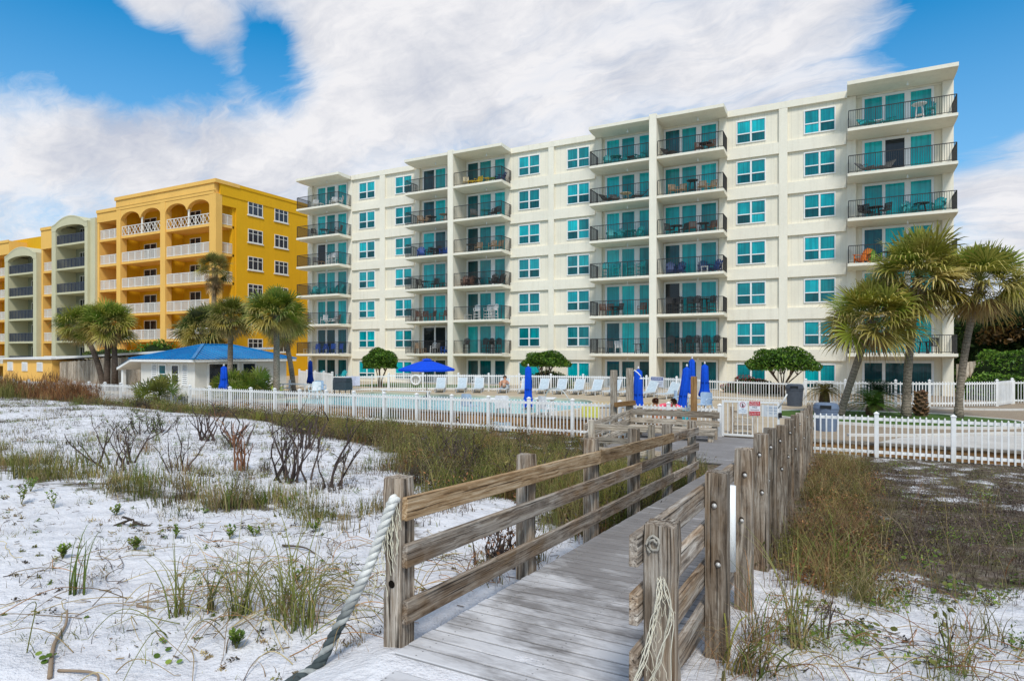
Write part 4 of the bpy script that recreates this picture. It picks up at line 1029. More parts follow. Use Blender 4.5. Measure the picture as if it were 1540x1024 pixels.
# lower yellow bays and sage green arched blocks to the left
def yellow_bay(x0,x1,top):
    mb=MB(); mb.bx(x0,x1,HY+.25,HB+.4,HZ[5]+2.0 if top>18.6 else HZ[4]+2.75,top); mb.bx(x0,x1,HY+.15,HY+.249,top-.25,top+.1); PH(mb,'parapet','yellow_front')
    for z in HZ[:6 if top>18.6 else 5]:
        sl=slab(x0,x1,z,y0=HY+.35); white_rail(x0+.02,x1-.02,HY+.45,z,sl)
    mb=MB(); mb.bx(x0,x0+.35,HY+.3,HB,-.2,top-.3); PH(mb,'pier','yellow_front')
yellow_bay(-76.36,-72.16,19.3); yellow_bay(-88.4,-84.97,18.4); yellow_bay(-103,-96.1,17.6)
mb=MB(); mb.bx(-77.35,-76.37,HY+.05,HB,-.2,18.6); PH(mb,'pier','sage')
def sage_block(x0,x1,o0,o1,top,nf):
    for a,b in ((x0,o0),(o1,x1)):
        mb=MB(); mb.bx(a,b,HY-.25,HB+1.4,-.2,HZ[nf-1]+2.28); PH(mb,'pier','sage')
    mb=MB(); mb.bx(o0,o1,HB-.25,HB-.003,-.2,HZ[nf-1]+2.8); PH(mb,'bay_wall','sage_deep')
    for z in HZ[:nf]:
        mb=MB(); mb.bx(o0,o1,HY-.15,HB-.252,z-.22,z); sl=PH(mb,'balcony','sage'); white_rail(o0+.02,o1-.02,HY-.06,z,sl,'navy_rail',step=.8)
        door(o0+.9,o0+2.2,z,2,HB-.25)
    # segmental gable with an arched opening under it
    n=20; mb=MB(); xc=(x0+x1)/2; zs=HZ[nf-1]+1.6; r=(o1-o0)/2; zt0=HZ[nf-1]+2.3
    def topz(x): u=(x-x0)/(x1-x0); return zt0+(top-zt0)*(1-((u-.5)/.44)**2) if .06<u<.94 else zt0
    def botz(x): 
        if x<=o0 or x>=o1: return zs
        return zs+.55*math.sqrt(max(0,1-((x-xc)/r)**2))
    xs_=[x0,o0-.001]+[o0+(o1-o0)*k/n for k in range(n+1)]+[o1+.001,x1]
    for xa,xb in zip(xs_,xs_[1:]):
        mb.quad((xa,HY-.275,botz(xa)),(xb,HY-.275,botz(xb)),(xb,HY-.275,topz(xb)),(xa,HY-.275,topz(xa)))
        mb.quad((xa,HY-.275,botz(xa)),(xa,HY+.25,botz(xa)),(xb,HY+.25,botz(xb)),(xb,HY-.275,botz(xb)))
        mb.quad((xa,HY-.30,topz(xa)),(xb,HY-.30,topz(xb)),(xb,HB+1.5,topz(xb)),(xa,HB+1.5,topz(xa)))
        mb.quad((xa,HY-.30,topz(xa)-.16),(xb,HY-.30,topz(xb)-.16),(xb,HY-.30,topz(xb)),(xa,HY-.30,topz(xa)))
        mb.quad((xa,HY+.25,botz(xa)),(xb,HY+.25,botz(xb)),(xb,HY+.25,topz(xb)),(xa,HY+.25,topz(xa)))
    PH(mb,'gable','sage')
    mb=MB(); 
    mb.add([(xc+.28*math.cos(a),HY-.27-.0,top-.62+.28*math.sin(a)) for a in [2*PI*k/14 for k in range(14)]],FN=[list(range(14))]); PH(mb,'round_emblem','white_rail')
sage_block(-84.96,-77.36,-84.08,-77.95,19.25,6); sage_block(-96.1,-88.41,-95.3,-89.2,16.4,5)
mb=MB(); mb.bx(-72.14,-55.7,HB-.3,HB-.003,-.2,1.2); PH(mb,'base_wall','yellow_deep')

# ------------------------------------------------------------------ low yellow annexe with a timber screen wall
M['white_roof']=painted('white_roof',(.74,.73,.70),.6,.05)
LOW=thing('low_building','low yellow annexe with three white louvred vents and a white flat roof','building',(-56.4,26,0))
def PL(mb,name,mat,par=None):
    o=mb.build(name,M[mat],par or LOW)
    if par is None: o.matrix_parent_inverse=Matrix.Translation((56.4,-26,0))
    return o
mb=MB(); mb.bx(-60.1,-52.85,26,33,-.2,2.38); PL(mb,'wall','yellow_front')
mb=MB(); mb.add([(-60.4,25.8,2.39),(-52.6,25.8,2.42),(-52.6,33.5,2.62),(-60.4,33.5,2.6),(-60.4,25.8,2.52),(-52.6,25.8,2.55),(-52.6,33.5,2.75),(-60.4,33.5,2.73)],BOXF); PL(mb,'roof','white_roof')
for x in (-58.9,-56.7,-54.5):
    mb=MB(); mb.bx(x-.4,x+.4,25.94,25.999,1.5,2.2); f_=PL(mb,'vent','white_frame')
    mb=MB()
    for k in range(7): mb.bx(x-.33,x+.33,25.915,25.938,1.56+k*.09,1.60+k*.09)
    PL(mb,'louvre','white_roof',f_)
RMP=thing('parking_ramp','long grey board screen wall topped by a rising white roof slab behind two palms','ramp',(-46,27,0))
mb=MB()
for k in range(52):
    x=-52.6+k*.27; mb.bx(x,x+.255,26.4,26.44,0,2.25+.012*k+RS.uniform(-.03,.03)-(.0 if k%2 else .04))
o=mb.build('screen_boards',M['silver_timber'],RMP); o.matrix_parent_inverse=Matrix.Translation((46,-27,0))
mb=MB(); mb.bx(-52.5,-38,26.6,33,-.2,2.3); o=mb.build('wall',M['yellow_front'],RMP); o.matrix_parent_inverse=Matrix.Translation((46,-27,0))
mb=MB(); mb.add([(-52.8,26.2,2.45),(-37,26.6,3.02),(-37,33.5,3.2),(-52.8,33.5,2.7),(-52.8,26.2,2.6),(-37,26.6,3.17),(-37,33.5,3.35),(-52.8,33.5,2.85)],BOXF); o=mb.build('roof',M['white_roof'],RMP); o.matrix_parent_inverse=Matrix.Translation((46,-27,0))

# ------------------------------------------------------------------ pool house with blue metal hip roof
m,t=newmat('blue_metal_roof'); g=t.attr('gc'); p=t.pos()
c=t.ramp(t.noise(p,.6,5),[(.3,(.0,.14,.38)),(.7,(.005,.24,.52))])
t.out(c,.35,None,.5); M['blue_roof']=m
M['white_wall']=wall_mat('white_painted_wall',(.78,.76,.70),(.58,.56,.50))
PHS=thing('pool_house','white pool house with louvred shutters under a blue metal hip roof','pool house',(-37,24.8,DECK))
PINV=Matrix.Translation((37,-24.8,-DECK))
def PP(mb,name,mat,par=None,**k):
    o=mb.build(name,M[mat],par or PHS,**k)
    if par is None: o.matrix_parent_inverse=PINV
    return o
WX0,WX1,WY0,WY1=-40.1,-34.75,24.9,32.0
mb=MB(); mb.bx(WX0,WX1,WY0,WY1,DECK-.1,2.42); PP(mb,'wall','white_wall')
EX0,EX1,EY0,EY1,EZ=-40.6,-34.25,24.4,32.5,2.52
RX_,RY0,RY1,RZ=-37.4,27.4,29.6,3.46
mb=MB()
mb.add([(EX1,EY0,EZ),(EX1,EY1,EZ),(RX_,RY1,RZ),(RX_,RY0,RZ)],[(0,1,2,3)]); mb.add([(EX0,EY1,EZ),(EX0,EY0,EZ),(RX_,RY0,RZ),(RX_,RY1,RZ)],[(0,1,2,3)])
mb.add([(EX0,EY0,EZ),(EX1,EY0,EZ),(RX_,RY0,RZ)],F3=[(0,1,2)]); mb.add([(EX1,EY1,EZ),(EX0,EY1,EZ),(RX_,RY1,RZ)],F3=[(0,1,2)])
mb.add([(EX0-1.5,EY0+.1,EZ-.55),(EX0,EY0,EZ-.01),(EX0,EY1,EZ-.01),(EX0-1.5,EY1,EZ-.55)],[(0,1,2,3)])
for k in range(1,22):      # standing seams on the east slope
    y=EY0+(EY1-EY0)*k/22; tt=min((y-EY0)/(RY0-EY0),(EY1-y)/(EY1-RY1),1)
    mb.bar((EX1,y,EZ+.012),(EX1+(RX_-EX1)*tt,y,EZ+(RZ-EZ)*tt+.012),.035,.05)
for k in range(1,18):      # and on the front slope
    x=EX0+(EX1-EX0)*k/18; tt=min((x-EX0)/(RX_-EX0),(EX1-x)/(EX1-RX_),1)
    mb.bar((x,EY0,EZ+.012),(x,EY0+(RY0-EY0)*tt,EZ+(RZ-EZ)*tt+.012),.035,.05)
for a,b in (((EX0,EY0,EZ),(RX_,RY0,RZ)),((EX1,EY0,EZ),(RX_,RY0,RZ)),((RX_,RY0,RZ),(RX_,RY1,RZ)),((EX1,EY1,EZ),(RX_,RY1,RZ))): mb.bar(Vector(a)+Vector((0,0,.03)),Vector(b)+Vector((0,0,.03)),.18,.07)
PP(mb,'roof','blue_roof')
mb=MB(); mb.bx(EX0+.03,EX1-.03,EY0+.03,EY1-.03,EZ-.17,EZ-.012); PP(mb,'fascia','white_frame')
mb=MB(); mb.add([(EX0-1.5,EY0+.12,EZ-.72),(EX0,EY0+.06,EZ-.18),(EX0,EY1-.1,EZ-.18),(EX0-1.5,EY1-.1,EZ-.72),(EX0-1.5,EY0+.12,EZ-.56),(EX0,EY0+.06,EZ-.02),(EX0,EY1-.1,EZ-.02),(EX0-1.5,EY1-.1,EZ-.56)],BOXF); PP(mb,'lean_to_edge','white_frame')
mb=MB(); mb.bx(EX0-1.3,EX0-1.1,24.7,24.9,DECK,1.8); PP(mb,'post','white_frame')
def ph_window(x0,x1,z0,z1,mat):
    mb=MB(); frame_rect(mb,x0,x1,z0,z1,WY0,.09,.05); mb.bx(x0+.09,x1-.09,WY0-.045,WY0-.001,(z0+z1)/2-.03,(z0+z1)/2+.03); fr=PP(mb,'window','white_frame')
    m1=MB(); m1.quad((x0+.08,WY0-.02,z0+.08),(x1-.08,WY0-.02,z0+.08),(x1-.08,WY0-.02,z1-.08),(x0+.08,WY0-.02,z1-.08)); PP(m1,'pane',mat,fr)
ph_window(-38.25,-37.45,.95,2.2,'glass_low'); ph_window(-37.0,-36.2,.95,2.2,'glass_grey')
def shutter(x0,x1):
    mb=MB(); frame_rect(mb,x0,x1,.85,2.25,WY0,.06,.04)
    for k in range(10): mb.bar((x0+.06,WY0-.03,.97+k*.128),(x1-.06,WY0-.03,.97+k*.128),.02,.085,up=(0,.6,1))
    s_=PP(mb,'shutter','white_frame'); m1=MB(); m1.quad((x0+.05,WY0-.007,.9),(x1-.05,WY0-.007,.9),(x1-.05,WY0-.007,2.2),(x0+.05,WY0-.007,2.2)); PP(m1,'slat_shade','glass_dark',s_)  # dark sheet painting the shade between the slats
shutter(-38.95,-38.4); shutter(-35.95,-35.4)
def ph_door(y0,y1,n=2):
    X=WX1; mb=MB()
    def b(a,c,z0,z1): mb.bx(X+.001,X+.06,a,c,z0,z1)
    b(y0,y1,2.2,2.3); b(y0,y0+.1,DECK,2.199); b(y1-.1,y1,DECK,2.199)
    for k in range(1,n): ym=y0+(y1-y0)*k/n; b(ym-.06,ym+.06,DECK,2.199)
    fr=PP(mb,'sliding_door','white_frame')
    for k in range(n):
        a=y0+.08+(y1-y0-.16)*k/n; c=y0+.08+(y1-y0-.16)*(k+1)/n
        m1=MB(); m1.quad((X+.02,a,DECK+.05),(X+.02,c,DECK+.05),(X+.02,c,2.21),(X+.02,a,2.21)); PP(m1,'door_pane','glass_dark',fr)
ph_door(25.75,28.0); ph_door(28.25,29.4,1)

# ------------------------------------------------------------------ far right background
TF=thing('timber_fence','weathered grey scalloped board fence at the far right behind the hedges','fence',(14,50,0))
mb=MB()
for k in range(60):
    x=7+k*.24; ph=(k%10-4.5)/5; mb.bx(x,x+.23,52,52.03,0,2.1+.25*(1-ph*ph))
o=mb.build('boards',M['silver_timber'],TF); o.matrix_parent_inverse=Matrix.Translation((-14,-50,0))
# ------------------------------------------------------------------ palms
def jit(c,s=.25):
    k=RS.uniform(1-s,1+s); return (min(1,c[0]*k*RS.uniform(.9,1.12)),min(1,c[1]*k),min(1,c[2]*k*RS.uniform(.8,1.2)))
GREENS=[(.20,.27,.03),(.14,.22,.028),(.29,.31,.045),(.11,.18,.028)]
TANS=[(.56,.42,.20),(.45,.31,.13),(.36,.25,.12),(.60,.48,.27)]
def fan_leaf(mb,base,d,pet,rad,col,tipcol,droop=.25,nseg=22,spread=100,pcol=(.20,.22,.06)):
    d=Vector(d).normalized(); up=Vector((0,0,1)); s=d.cross(up)
    if s.length<.05: s=Vector((1,0,0))
    s.normalize(); n=s.cross(d).normalized()
    rl=RS.uniform(-1.1,1.1); s,n=s*math.cos(rl)+n*math.sin(rl),n*math.cos(rl)-s*math.sin(rl)
    base=Vector(base); mid=base+d*pet*.55+Vector((0,0,.02)); tip=base+d*pet+Vector((0,0,-.10*pet))
    w=.022
    mb.add([base-s*w,base+s*w,mid+s*w*.7,mid-s*w*.7,tip+s*w*.5,tip-s*w*.5],[(0,1,2,3),(3,2,4,5)],col=pcol)
    d2=(d+Vector((0,0,-.10))).normalized(); V=[];F=[];T=[];C=[]
    c0=np.array(col);c1=np.array(tipcol)
    for k in range(nseg):
        a=R(-spread+2*spread*(k+.5)/nseg); L=rad*(.62+.38*math.cos(a*.75))*RS.uniform(.86,1.08)
        e=(d2*math.cos(a)+s*math.sin(a)).normalized(); e=(e+n*(.10+.16*(k%2)+RS.normal(0,.05))).normalized()
        sd=(s*math.cos(a)-d2*math.sin(a)).normalized()
        wd=rad*R(2*spread/nseg)*.36
        dr=droop*RS.uniform(.6,1.5)
        p0=tip+e*.04*rad; p1=tip+e*L*.55-up*(dr*L*.05); p2=tip+e*L*.84-up*(dr*L*.20); p3=tip+e*L*1.0-up*(dr*L*.50)
        i=len(V); V+=[p0-sd*wd*.15,p0+sd*wd*.15,p1+sd*wd*.62,p1-sd*wd*.62,p2+sd*wd*.34,p2-sd*wd*.34,p3]
        F+=[(i,i+1,i+2,i+3),(i+3,i+2,i+4,i+5)]; T.append((i+5,i+4,i+6))
        f_=RS.uniform(.82,1.15); C+=[c0*f_]*4+[(c0*.6+c1*.4)*f_]*2+[c1*f_]
    mb.add(V,F,T,col=np.clip(np.array(C),0,1))
def palm(label,x,y,z0,cx,cy,cz,rc,tr=.17,nleaf=42,green=None,deadn=12,bend=0,group='sabal palms around the buildings',skirt=0,nseg=26,low=-.45,trcol=(.30,.25,.20)):
    T=thing('palm_tree',label,'palm tree',(x,y,z0),0,group); C0=Vector((cx-x,cy-y,cz-z0))
    mb=MB(); n=16; P_=[];r_=[];cl=[]
    for k in range(n+1):
        u=k/n; ease=u**1.7 if bend==0 else u**bend
        P_.append((C0.x*ease,C0.y*ease,C0.z*u-.05*(1-u))); r_.append(tr*(1.08-.15*u+.10*math.sin(k*2.3)*.3+(.35*max(0,.12-u)/.12)+(.30*max(0,u-.86)/.14)))
        cl.append(np.array(trcol)*(1-.35*max(0,(u-.8)/.2))*(.8+.35*RS.rand()))
    mb.tube(P_,r_,12,col=np.array(cl)); mb.build('trunk',M['bark'],T,smooth=True)
    mb=MB(); pet=rc*.52; rad=rc*.56
    nleaf=int(nleaf*1.6)
    for k in range(nleaf):
        u=(k+.5)/nleaf; el=low-.15+(1.6-low)*u**.95+RS.normal(0,.22); a=k*2.39996+RS.uniform(-.35,.35)
        d=(math.cos(a)*math.cos(el),math.sin(a)*math.cos(el),math.sin(el))
        c=jit(random.choice(green or GREENS),.25); 
        if el<.1 and RS.rand()<.55: c=jit((.42,.35,.09),.3)
        tip=jit((.58,.47,.17),.25) if el<.45 else jit((.40,.38,.09),.25)
        sc=RS.uniform(.72,1.18)*(1.0 if el<.9 else .84)
        fan_leaf(mb,C0+Vector((0,0,.02+.25*u*rc*.4)),d,pet*sc,rad*sc,c,tip,droop=RS.uniform(.15,.55) if el>.6 else RS.uniform(.35,.8),nseg=nseg)
    mb.build('crown',M['leaf'],T)
    mb=MB()
    for k in range(deadn):
        a=k*2.39996+RS.uniform(-.4,.4); el=RS.uniform(-1.25,-.55) if not skirt else RS.uniform(-1.45,-.7)
        d=(math.cos(a)*math.cos(el),math.sin(a)*math.cos(el),math.sin(el))
        fan_leaf(mb,C0+Vector((0,0,-.08-.05*RS.rand()-(skirt*RS.rand()))),d,pet*.6,rad*.75,jit(random.choice(TANS),.3),jit((.36,.28,.15),.2),droop=.7,nseg=14,spread=70,pcol=(.30,.20,.09))
    # old leaf stubs under the crown
    for k in range(22):
        a=k*2.4; z=-.05-.030*k*rc*.4; d=Vector((math.cos(a),math.sin(a),.9)).normalized(); b=C0+Vector((math.cos(a)*tr*.9,math.sin(a)*tr*.9,z))
        mb.bar(b,b+d*.22,.05,.02,col=jit((.26,.18,.09),.3))
    mb.build('dead_fronds',M['leaf'],T); return T
OL=[(.25,.28,.035),(.18,.235,.03),(.36,.34,.06),(.42,.36,.09)]
palm('leaning palm with curved trunk, the lowest of three at the building corner',-.05,28.0,.41,1.05,27.6,4.15,1.85,.13,52,OL,10,bend=1.0)
palm('tallest of three palms at the building corner, crown covering a balcony',2.25,28.6,.41,2.62,28.4,5.75,2.0,.14,56,OL,10)
palm('palm with straight grey trunk, the one nearest the far right hedge',4.0,29.2,.41,4.65,29.2,5.45,1.8,.125,52,OL,14)
palm('leaning palm in front of the low yellow annexe, leftmost of all palms',-45.0,25.3,.35,-47.7,25.3,4.75,1.75,.17,48,None,14,trcol=(.13,.10,.08))
T1=palm('palm with twin dark trunks in front of the parking ramp',-44.2,25.1,.35,-44.0,25.1,4.75,1.95,.18,64,GREENS[:3]+[(.13,.20,.02)],10,trcol=(.13,.10,.08))
mb=MB(); mb.tube([(.78,.1,0),(.74,.1,2),(.6,.1,3.8),(.4,0,4.3)],[.20,.17,.16,.16],12,col=(.13,.10,.08)); mb.build('trunk',M['bark'],T1,smooth=True)
palm('bushy palm behind the pool house, left of the blue roof ridge',-46.5,34.0,.35,-46.5,34.0,4.75,2.35,.22,70,[(.05,.085,.02),(.075,.11,.03),(.10,.12,.05)],14,low=-.9)
palm('yellowish palm rising before the middle of the blue roof',-32.0,25.2,.35,-31.9,25.2,4.9,1.55,.15,50,[(.17,.19,.03),(.12,.16,.025),(.22,.21,.05)],12)
palm('tall full palm in front of the pool house, between roof and cream building',-27.9,25.0,.35,-27.9,25.0,5.0,1.75,.17,62,None,12)
palm('palm with slim bare trunk between the pool house and the leftmost balconies',-30.0,28.2,.35,-30.9,28.2,4.3,1.5,.15,46,GREENS,14)
palm('tall scruffy palm with a hanging brown skirt against the yellow hotel',-52.6,39.5,.35,-52.2,39.5,10.9,1.75,.22,30,[(.13,.13,.03),(.20,.17,.05)],30,skirt=1.4,trcol=(.36,.27,.17))
def saw_palm(label,x,y,z,h,r,n=24,green=None,name='palmetto_bush'):
    T=thing(name,label,'palmetto',(x,y,z),0,'palmettos by the pool house')
    mb=MB()
    for k in range(n):
        el=.15+1.2*(k+.5)/n+RS.normal(0,.1); a=k*2.4+RS.uniform(-.3,.3)
        fan_leaf(mb,(RS.normal(0,.12),RS.normal(0,.12),.05),(math.cos(a)*math.cos(el),math.sin(a)*math.cos(el),math.sin(el)),h*RS.uniform(.45,.8),r*RS.uniform(.8,1.1),jit(random.choice(green or GREENS)),jit((.28,.26,.07)),droop=.3,nseg=18)
    mb.build('fronds',M['leaf'],T)
    mb=MB(); mb.lathe([(.16,-.15),(.14,.1),(.10,h*.3)],10,col=(.16,.11,.06)); mb.build('stem',M['bark'],T); return T
saw_palm('palmetto growing in front of the white fence near the pool house window',-29.9,19.3,.12,1.9,.75,30,[(.15,.19,.03),(.10,.15,.03),(.20,.21,.05)])
saw_palm('dark green palmetto beside the sliding door of the pool house',-30.6,24.4,DECK,1.7,.8,34)
saw_palm('palmetto right of the closed umbrella under the tall full palm',-28.9,24.2,DECK,1.8,.8,34)
# sago palms: feather leaves
def sago(label,x,y,z,n,L,col,stem=.5,arch=.6):
    T=thing('sago_palm',label,'sago palm',(x,y,z)); mb=MB(); mb.lathe([(.20,-.1),(.22,stem*.5),(.17,stem),(.05,stem+.1)],12,col=(.13,.085,.05)); mb.build('trunk',M['bark'],T)
    mb=MB()
    for k in range(n):
        a=k*2.4; el=.15+1.0*(k/n); d=Vector((math.cos(a)*math.cos(el),math.sin(a)*math.cos(el),math.sin(el))); pts=[]
        for i in range(13):
            u=i/12; pts.append(Vector((0,0,stem+.05))+d*L*u+Vector((0,0,-arch*L*u*u*(.4+.6*math.cos(el)))))
        mb.tube(pts,[.012*(1-.7*i/12) for i in range(13)],4,col=cmul(col,.8),cap=False)
        for i in range(2,13):
            t_=(pts[i]-pts[i-1]).normalized(); s=t_.cross(Vector((0,0,1))).normalized()
            for f_ in (0,.5):
                p=pts[i-1].lerp(pts[i],f_); ln=.30*math.sin(PI*min(.95,i/12+.06))*L
                for sg in (-1,1):
                    e=(s*sg+t_*.5+Vector((0,0,.18))).normalized(); c=jit(col,.25)
                    mb.add([p-t_*.012,p+t_*.012,p+e*ln],F3=[(0,1,2)],col=c)
    mb.build('fronds',M['leaf'],T)
sago('yellowing sago palm with drooping fronds beside the leaning palm trunk',-.62,30.6,DECK+.06,26,1.05,(.26,.19,.03),.75,.9)
sago('bright green sago palm between the leaning palm and the straight palm',1.1,28.9,DECK+.06,36,1.3,(.10,.20,.02),.35)
sago('dark green sago palm against the white fence behind the leaning palm',1.5,32.5,DECK+.06,34,1.35,(.025,.06,.015),.6)
st=thing('tree_stump','knobbly brown cut palm stump on the lawn','stump',(2.8,29.4,DECK+.06)); mb=MB()
for k in range(46):
    a=k*2.4; z=.02*k; r=.20+.05*math.sin(z*7); b=Vector((math.cos(a)*r*.7,math.sin(a)*r*.7,z)); mb.bar(b,b+Vector((math.cos(a)*.12,math.sin(a)*.12,.10)),.11,.06,col=jit((.17,.10,.055),.35))
mb.lathe([(.19,0),(.2,.5),(.15,.95),(.03,1.0)],10,col=(.12,.075,.045)); mb.build('trunk',M['twig'],st)

# ------------------------------------------------------------------ clipped trees, hedges and far shrubs
def leaf_cloud(mb,pts,size,cols,upbias=.3):
    n=len(pts); P_=np.array(pts)
    a=RS.normal(0,1,(n,3)); a[:,2]+=upbias; a/=np.linalg.norm(a,axis=1)[:,None]
    b=np.cross(a,RS.normal(0,1,(n,3))); b/=np.linalg.norm(b,axis=1)[:,None]; c=np.cross(a,b)
    s=size*RS.uniform(.6,1.3,(n,1))
    V=np.stack([P_-b*s,P_+c*s*.45,P_+b*s,P_-c*s*.45],1).reshape(-1,3)
    F=np.arange(n*4).reshape(n,4)
    ci=np.array(cols)[RS.randint(0,len(cols),n)]*RS.uniform(.65,1.35,(n,1)); mb.add(V,F,col=np.clip(np.repeat(ci,4,0),0,1))
def dome_pts(n,rx,ry,rz,flat=.15,thick=.30,lump=.12):
    out=[]
    ph=RS.uniform(0,6,8)
    while len(out)<n:
        v=RS.normal(0,1,3); v/=np.linalg.norm(v)
        if v[2]<-flat: continue
        l=1+lump*(math.sin(v[0]*6+ph[0])*math.sin(v[1]*6+ph[1])+math.sin(v[2]*8+ph[2]+v[0]*4))*.6
        r=l*(1-thick*RS.rand()**1.6)
        out.append((v[0]*rx*r,v[1]*ry*r,v[2]*rz*r))
    return out
def topiary(label,x,y,h,rx,rz,stems=6,hedge=None):
    T=thing('clipped_tree',label,'tree',(x,y,DECK),0,'clipped umbrella trees before the building')
    mb=MB(); leaf_cloud(mb,[(p[0],p[1],p[2]+h) for p in dome_pts(7200,rx,rx*.85,rz,.2,.42,.12)],.085,[(.06,.14,.014),(.10,.21,.02),(.035,.085,.01),(.16,.26,.03)])
    o=mb.build('crown',M['leaf'],T)
    mb=MB(); mb.lathe([(rx*.15,-rz*.02),(rx*.72,.02),(rx*.74,rz*.25),(rx*.5,rz*.6),(.05,rz*.78)],14,(0,0,h),col=(.012,.024,.006)); mb.build('crown_shade_core',M['twig'],T)  # solid core, coloured near black for the shade inside the crown
    mb=MB()
    for k in range(stems):
        a=2*PI*k/stems+RS.uniform(-.3,.3); r0=.08; r1=rx*RS.uniform(.35,.75)
        P_=[(math.cos(a)*r0,math.sin(a)*r0,-.05),(math.cos(a)*r0*2,math.sin(a)*r0*2,h*.35),(math.cos(a)*r1*.55,math.sin(a)*r1*.5,h*.72),(math.cos(a)*r1,math.sin(a)*r1*.8,h+.12)]
        mb.tube(spline(P_,5),[.05-.0018*i for i in range(16)],7,col=(.16,.115,.08))
        for q in range(3):
            p=Vector(P_[2]); mb.tube([p,p+Vector((RS.uniform(-.4,.4),RS.uniform(-.3,.3),h*.32))],[.022,.012],5,col=(.14,.10,.07))
    mb.build('trunk',M['twig'],T); return T
topiary('round clipped tree on the lawn nearest the leftmost balconies',-30.6,37.2,1.65,1.38,1.25,5)
topiary('clipped umbrella tree behind the loungers in front of the third balcony stack wall',-19.0,41.6,1.75,1.75,.95,7)
topiary('widest clipped umbrella tree, standing by the grey bin',-3.0,40.0,1.75,1.95,1.15,8)
def hedge(label,x,y,z,rx,ry,rz,n,cols,size=.10,name='hedge',group=None,flat=.1,lump=.1):
    T=thing(name,label,'hedge' if name=='hedge' else 'shrub',(x,y,z),0,group); mb=MB()
    leaf_cloud(mb,dome_pts(n,rx,ry,rz,flat,.25,lump),size,cols); mb.build('foliage',M['leaf'],T)
    mb=MB(); mb.lathe([(.9,-.05),(.9,.3),(.75,.6),(.4,.82),(.05,.88)],18); V=mb.V[0]; V[:,0]*=rx; V[:,1]*=ry; V[:,2]*=rz; mb.C[0][:]=(.012,.022,.006); mb.build('foliage_shade_core',M['twig'],T); return T  # core tinted dark to paint the shade among the leaves
HG=[(.09,.20,.018),(.14,.27,.03),(.055,.13,.012),(.20,.31,.045)]
hedge('low clipped hedge under the umbrella tree behind the loungers',-19.0,42.0,DECK,2.1,.6,1.25,2600,HG,.08)
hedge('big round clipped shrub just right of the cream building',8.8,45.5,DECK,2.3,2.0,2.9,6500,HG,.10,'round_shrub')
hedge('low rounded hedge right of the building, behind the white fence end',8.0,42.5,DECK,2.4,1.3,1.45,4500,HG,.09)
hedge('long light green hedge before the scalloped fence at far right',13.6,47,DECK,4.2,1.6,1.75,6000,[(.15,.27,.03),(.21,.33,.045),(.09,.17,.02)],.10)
DKG=[(.03,.065,.014),(.045,.09,.018),(.07,.11,.022),(.015,.035,.008)]
for i,(x,y,rx,rz,lab) in enumerate(((9.5,58,3.6,6.6,'dark evergreen mass rising directly behind the round shrub'),(15,57,4.4,6.9,'tall dark evergreen mass above the scalloped board fence'),(22,58,5,6.0,'dark evergreen mass at the far right edge behind the board fence'))):
    hedge(lab,x,y,0,rx,2.5,rz,7000,DKG,.20,'evergreen_shrub','dark evergreens behind the board fence',.05,.22)
hedge('brown dying bush in front of the dark evergreens, beside the far right palm',11.5,55,4.9,2.8,1.6,2.2,2600,[(.20,.11,.03),(.15,.085,.03),(.10,.07,.025)],.18,'dry_bush',None,.6,.2)
hedge('flat green planting on the roof edge of the low annexe',-60,34.5,2.5,3.6,1.6,.75,2200,[(.10,.16,.03),(.14,.19,.04),(.06,.10,.02)],.13,'roof_shrub',None,.05,.2)
hedge('green shrub behind the twin palm trunks and the parking ramp',-60,39,1.2,3.0,1.8,3.0,2400,HG,.18,'green_shrub',None,.05,.2)
hedge('small dark hedge seen through the pool fence by the timber wall',-16.3,20.12,.0,.95,.10,.55,900,[(.10,.11,.02),(.06,.08,.015),(.14,.12,.03)],.05,'low_shrub',None,.05,.2)
# flower bed with red flowers by the building
hedge('flowering shrub with red blooms behind the white railing, under the ground floor window',-5.0,42.5,DECK,1.9,.7,1.05,2000,[(.06,.10,.02),(.30,.03,.05),(.09,.13,.03),(.35,.10,.12)],.08,'flowering_shrub',None,.1,.2)
# ------------------------------------------------------------------ pool furniture
BLUE=(.006,.075,.56)
def closed_umbrella(label,x,y,top,h=1.75,r=.17,col=BLUE,tilt=0):
    T=thing('umbrella',label,'umbrella',(x,y,DECK),0,'blue pool umbrellas'); mb=MB(); n=28; z1=top-DECK; z0=z1-h
    prof=[(.03,z1),(.6,z1-.10),(.72,z1-.5*h),(.78,z1-.72*h),(1.0,z1-.86*h),(1.12,z0+.05),(.95,z0)]
    V=[];ph=RS.uniform(0,6)
    for i,(f_,z) in enumerate(prof):
        for k in range(n):
            a=2*PI*k/n; rr=r*f_*(1+.22*math.sin(a*8+i*.2)+.10*math.sin(a*3+ph)); V.append((rr*math.cos(a)+tilt*(z1-z),rr*math.sin(a),z+(.06*math.sin(a*4) if i==len(prof)-1 else 0)))
    m_=len(prof); F=[(i*n+k,i*n+(k+1)%n,(i+1)*n+(k+1)%n,(i+1)*n+k) for i in range(m_-1) for k in range(n)]
    mb.add(V,F,col=col); mb.build('canopy',M['fabric'],T,smooth=True)
    mb=MB(); mb.tube([(tilt*z1,0,0),(0,0,z1+.02)],.022,8,col=(.10,.09,.085)); mb.lathe([(.03,z1),(.04,z1+.04),(.01,z1+.10)],8,col=(.7,.7,.7)); mb.build('pole',M['attr'],T)
    mb=MB(); mb.lathe([(.26,0),(.26,.05),(.08,.09),(.04,.16)],16,col=(.12,.12,.12)); mb.build('base',M['attr'],T); 
    mb=MB(); mb.lathe([(r*.80,z1-.60*h),(r*.86,z1-.60*h+.06)],14,(tilt*.6*h,0,0),col=cmul(col,.6),cap=False); mb.build('tie_strap',M['fabric'],T); return T
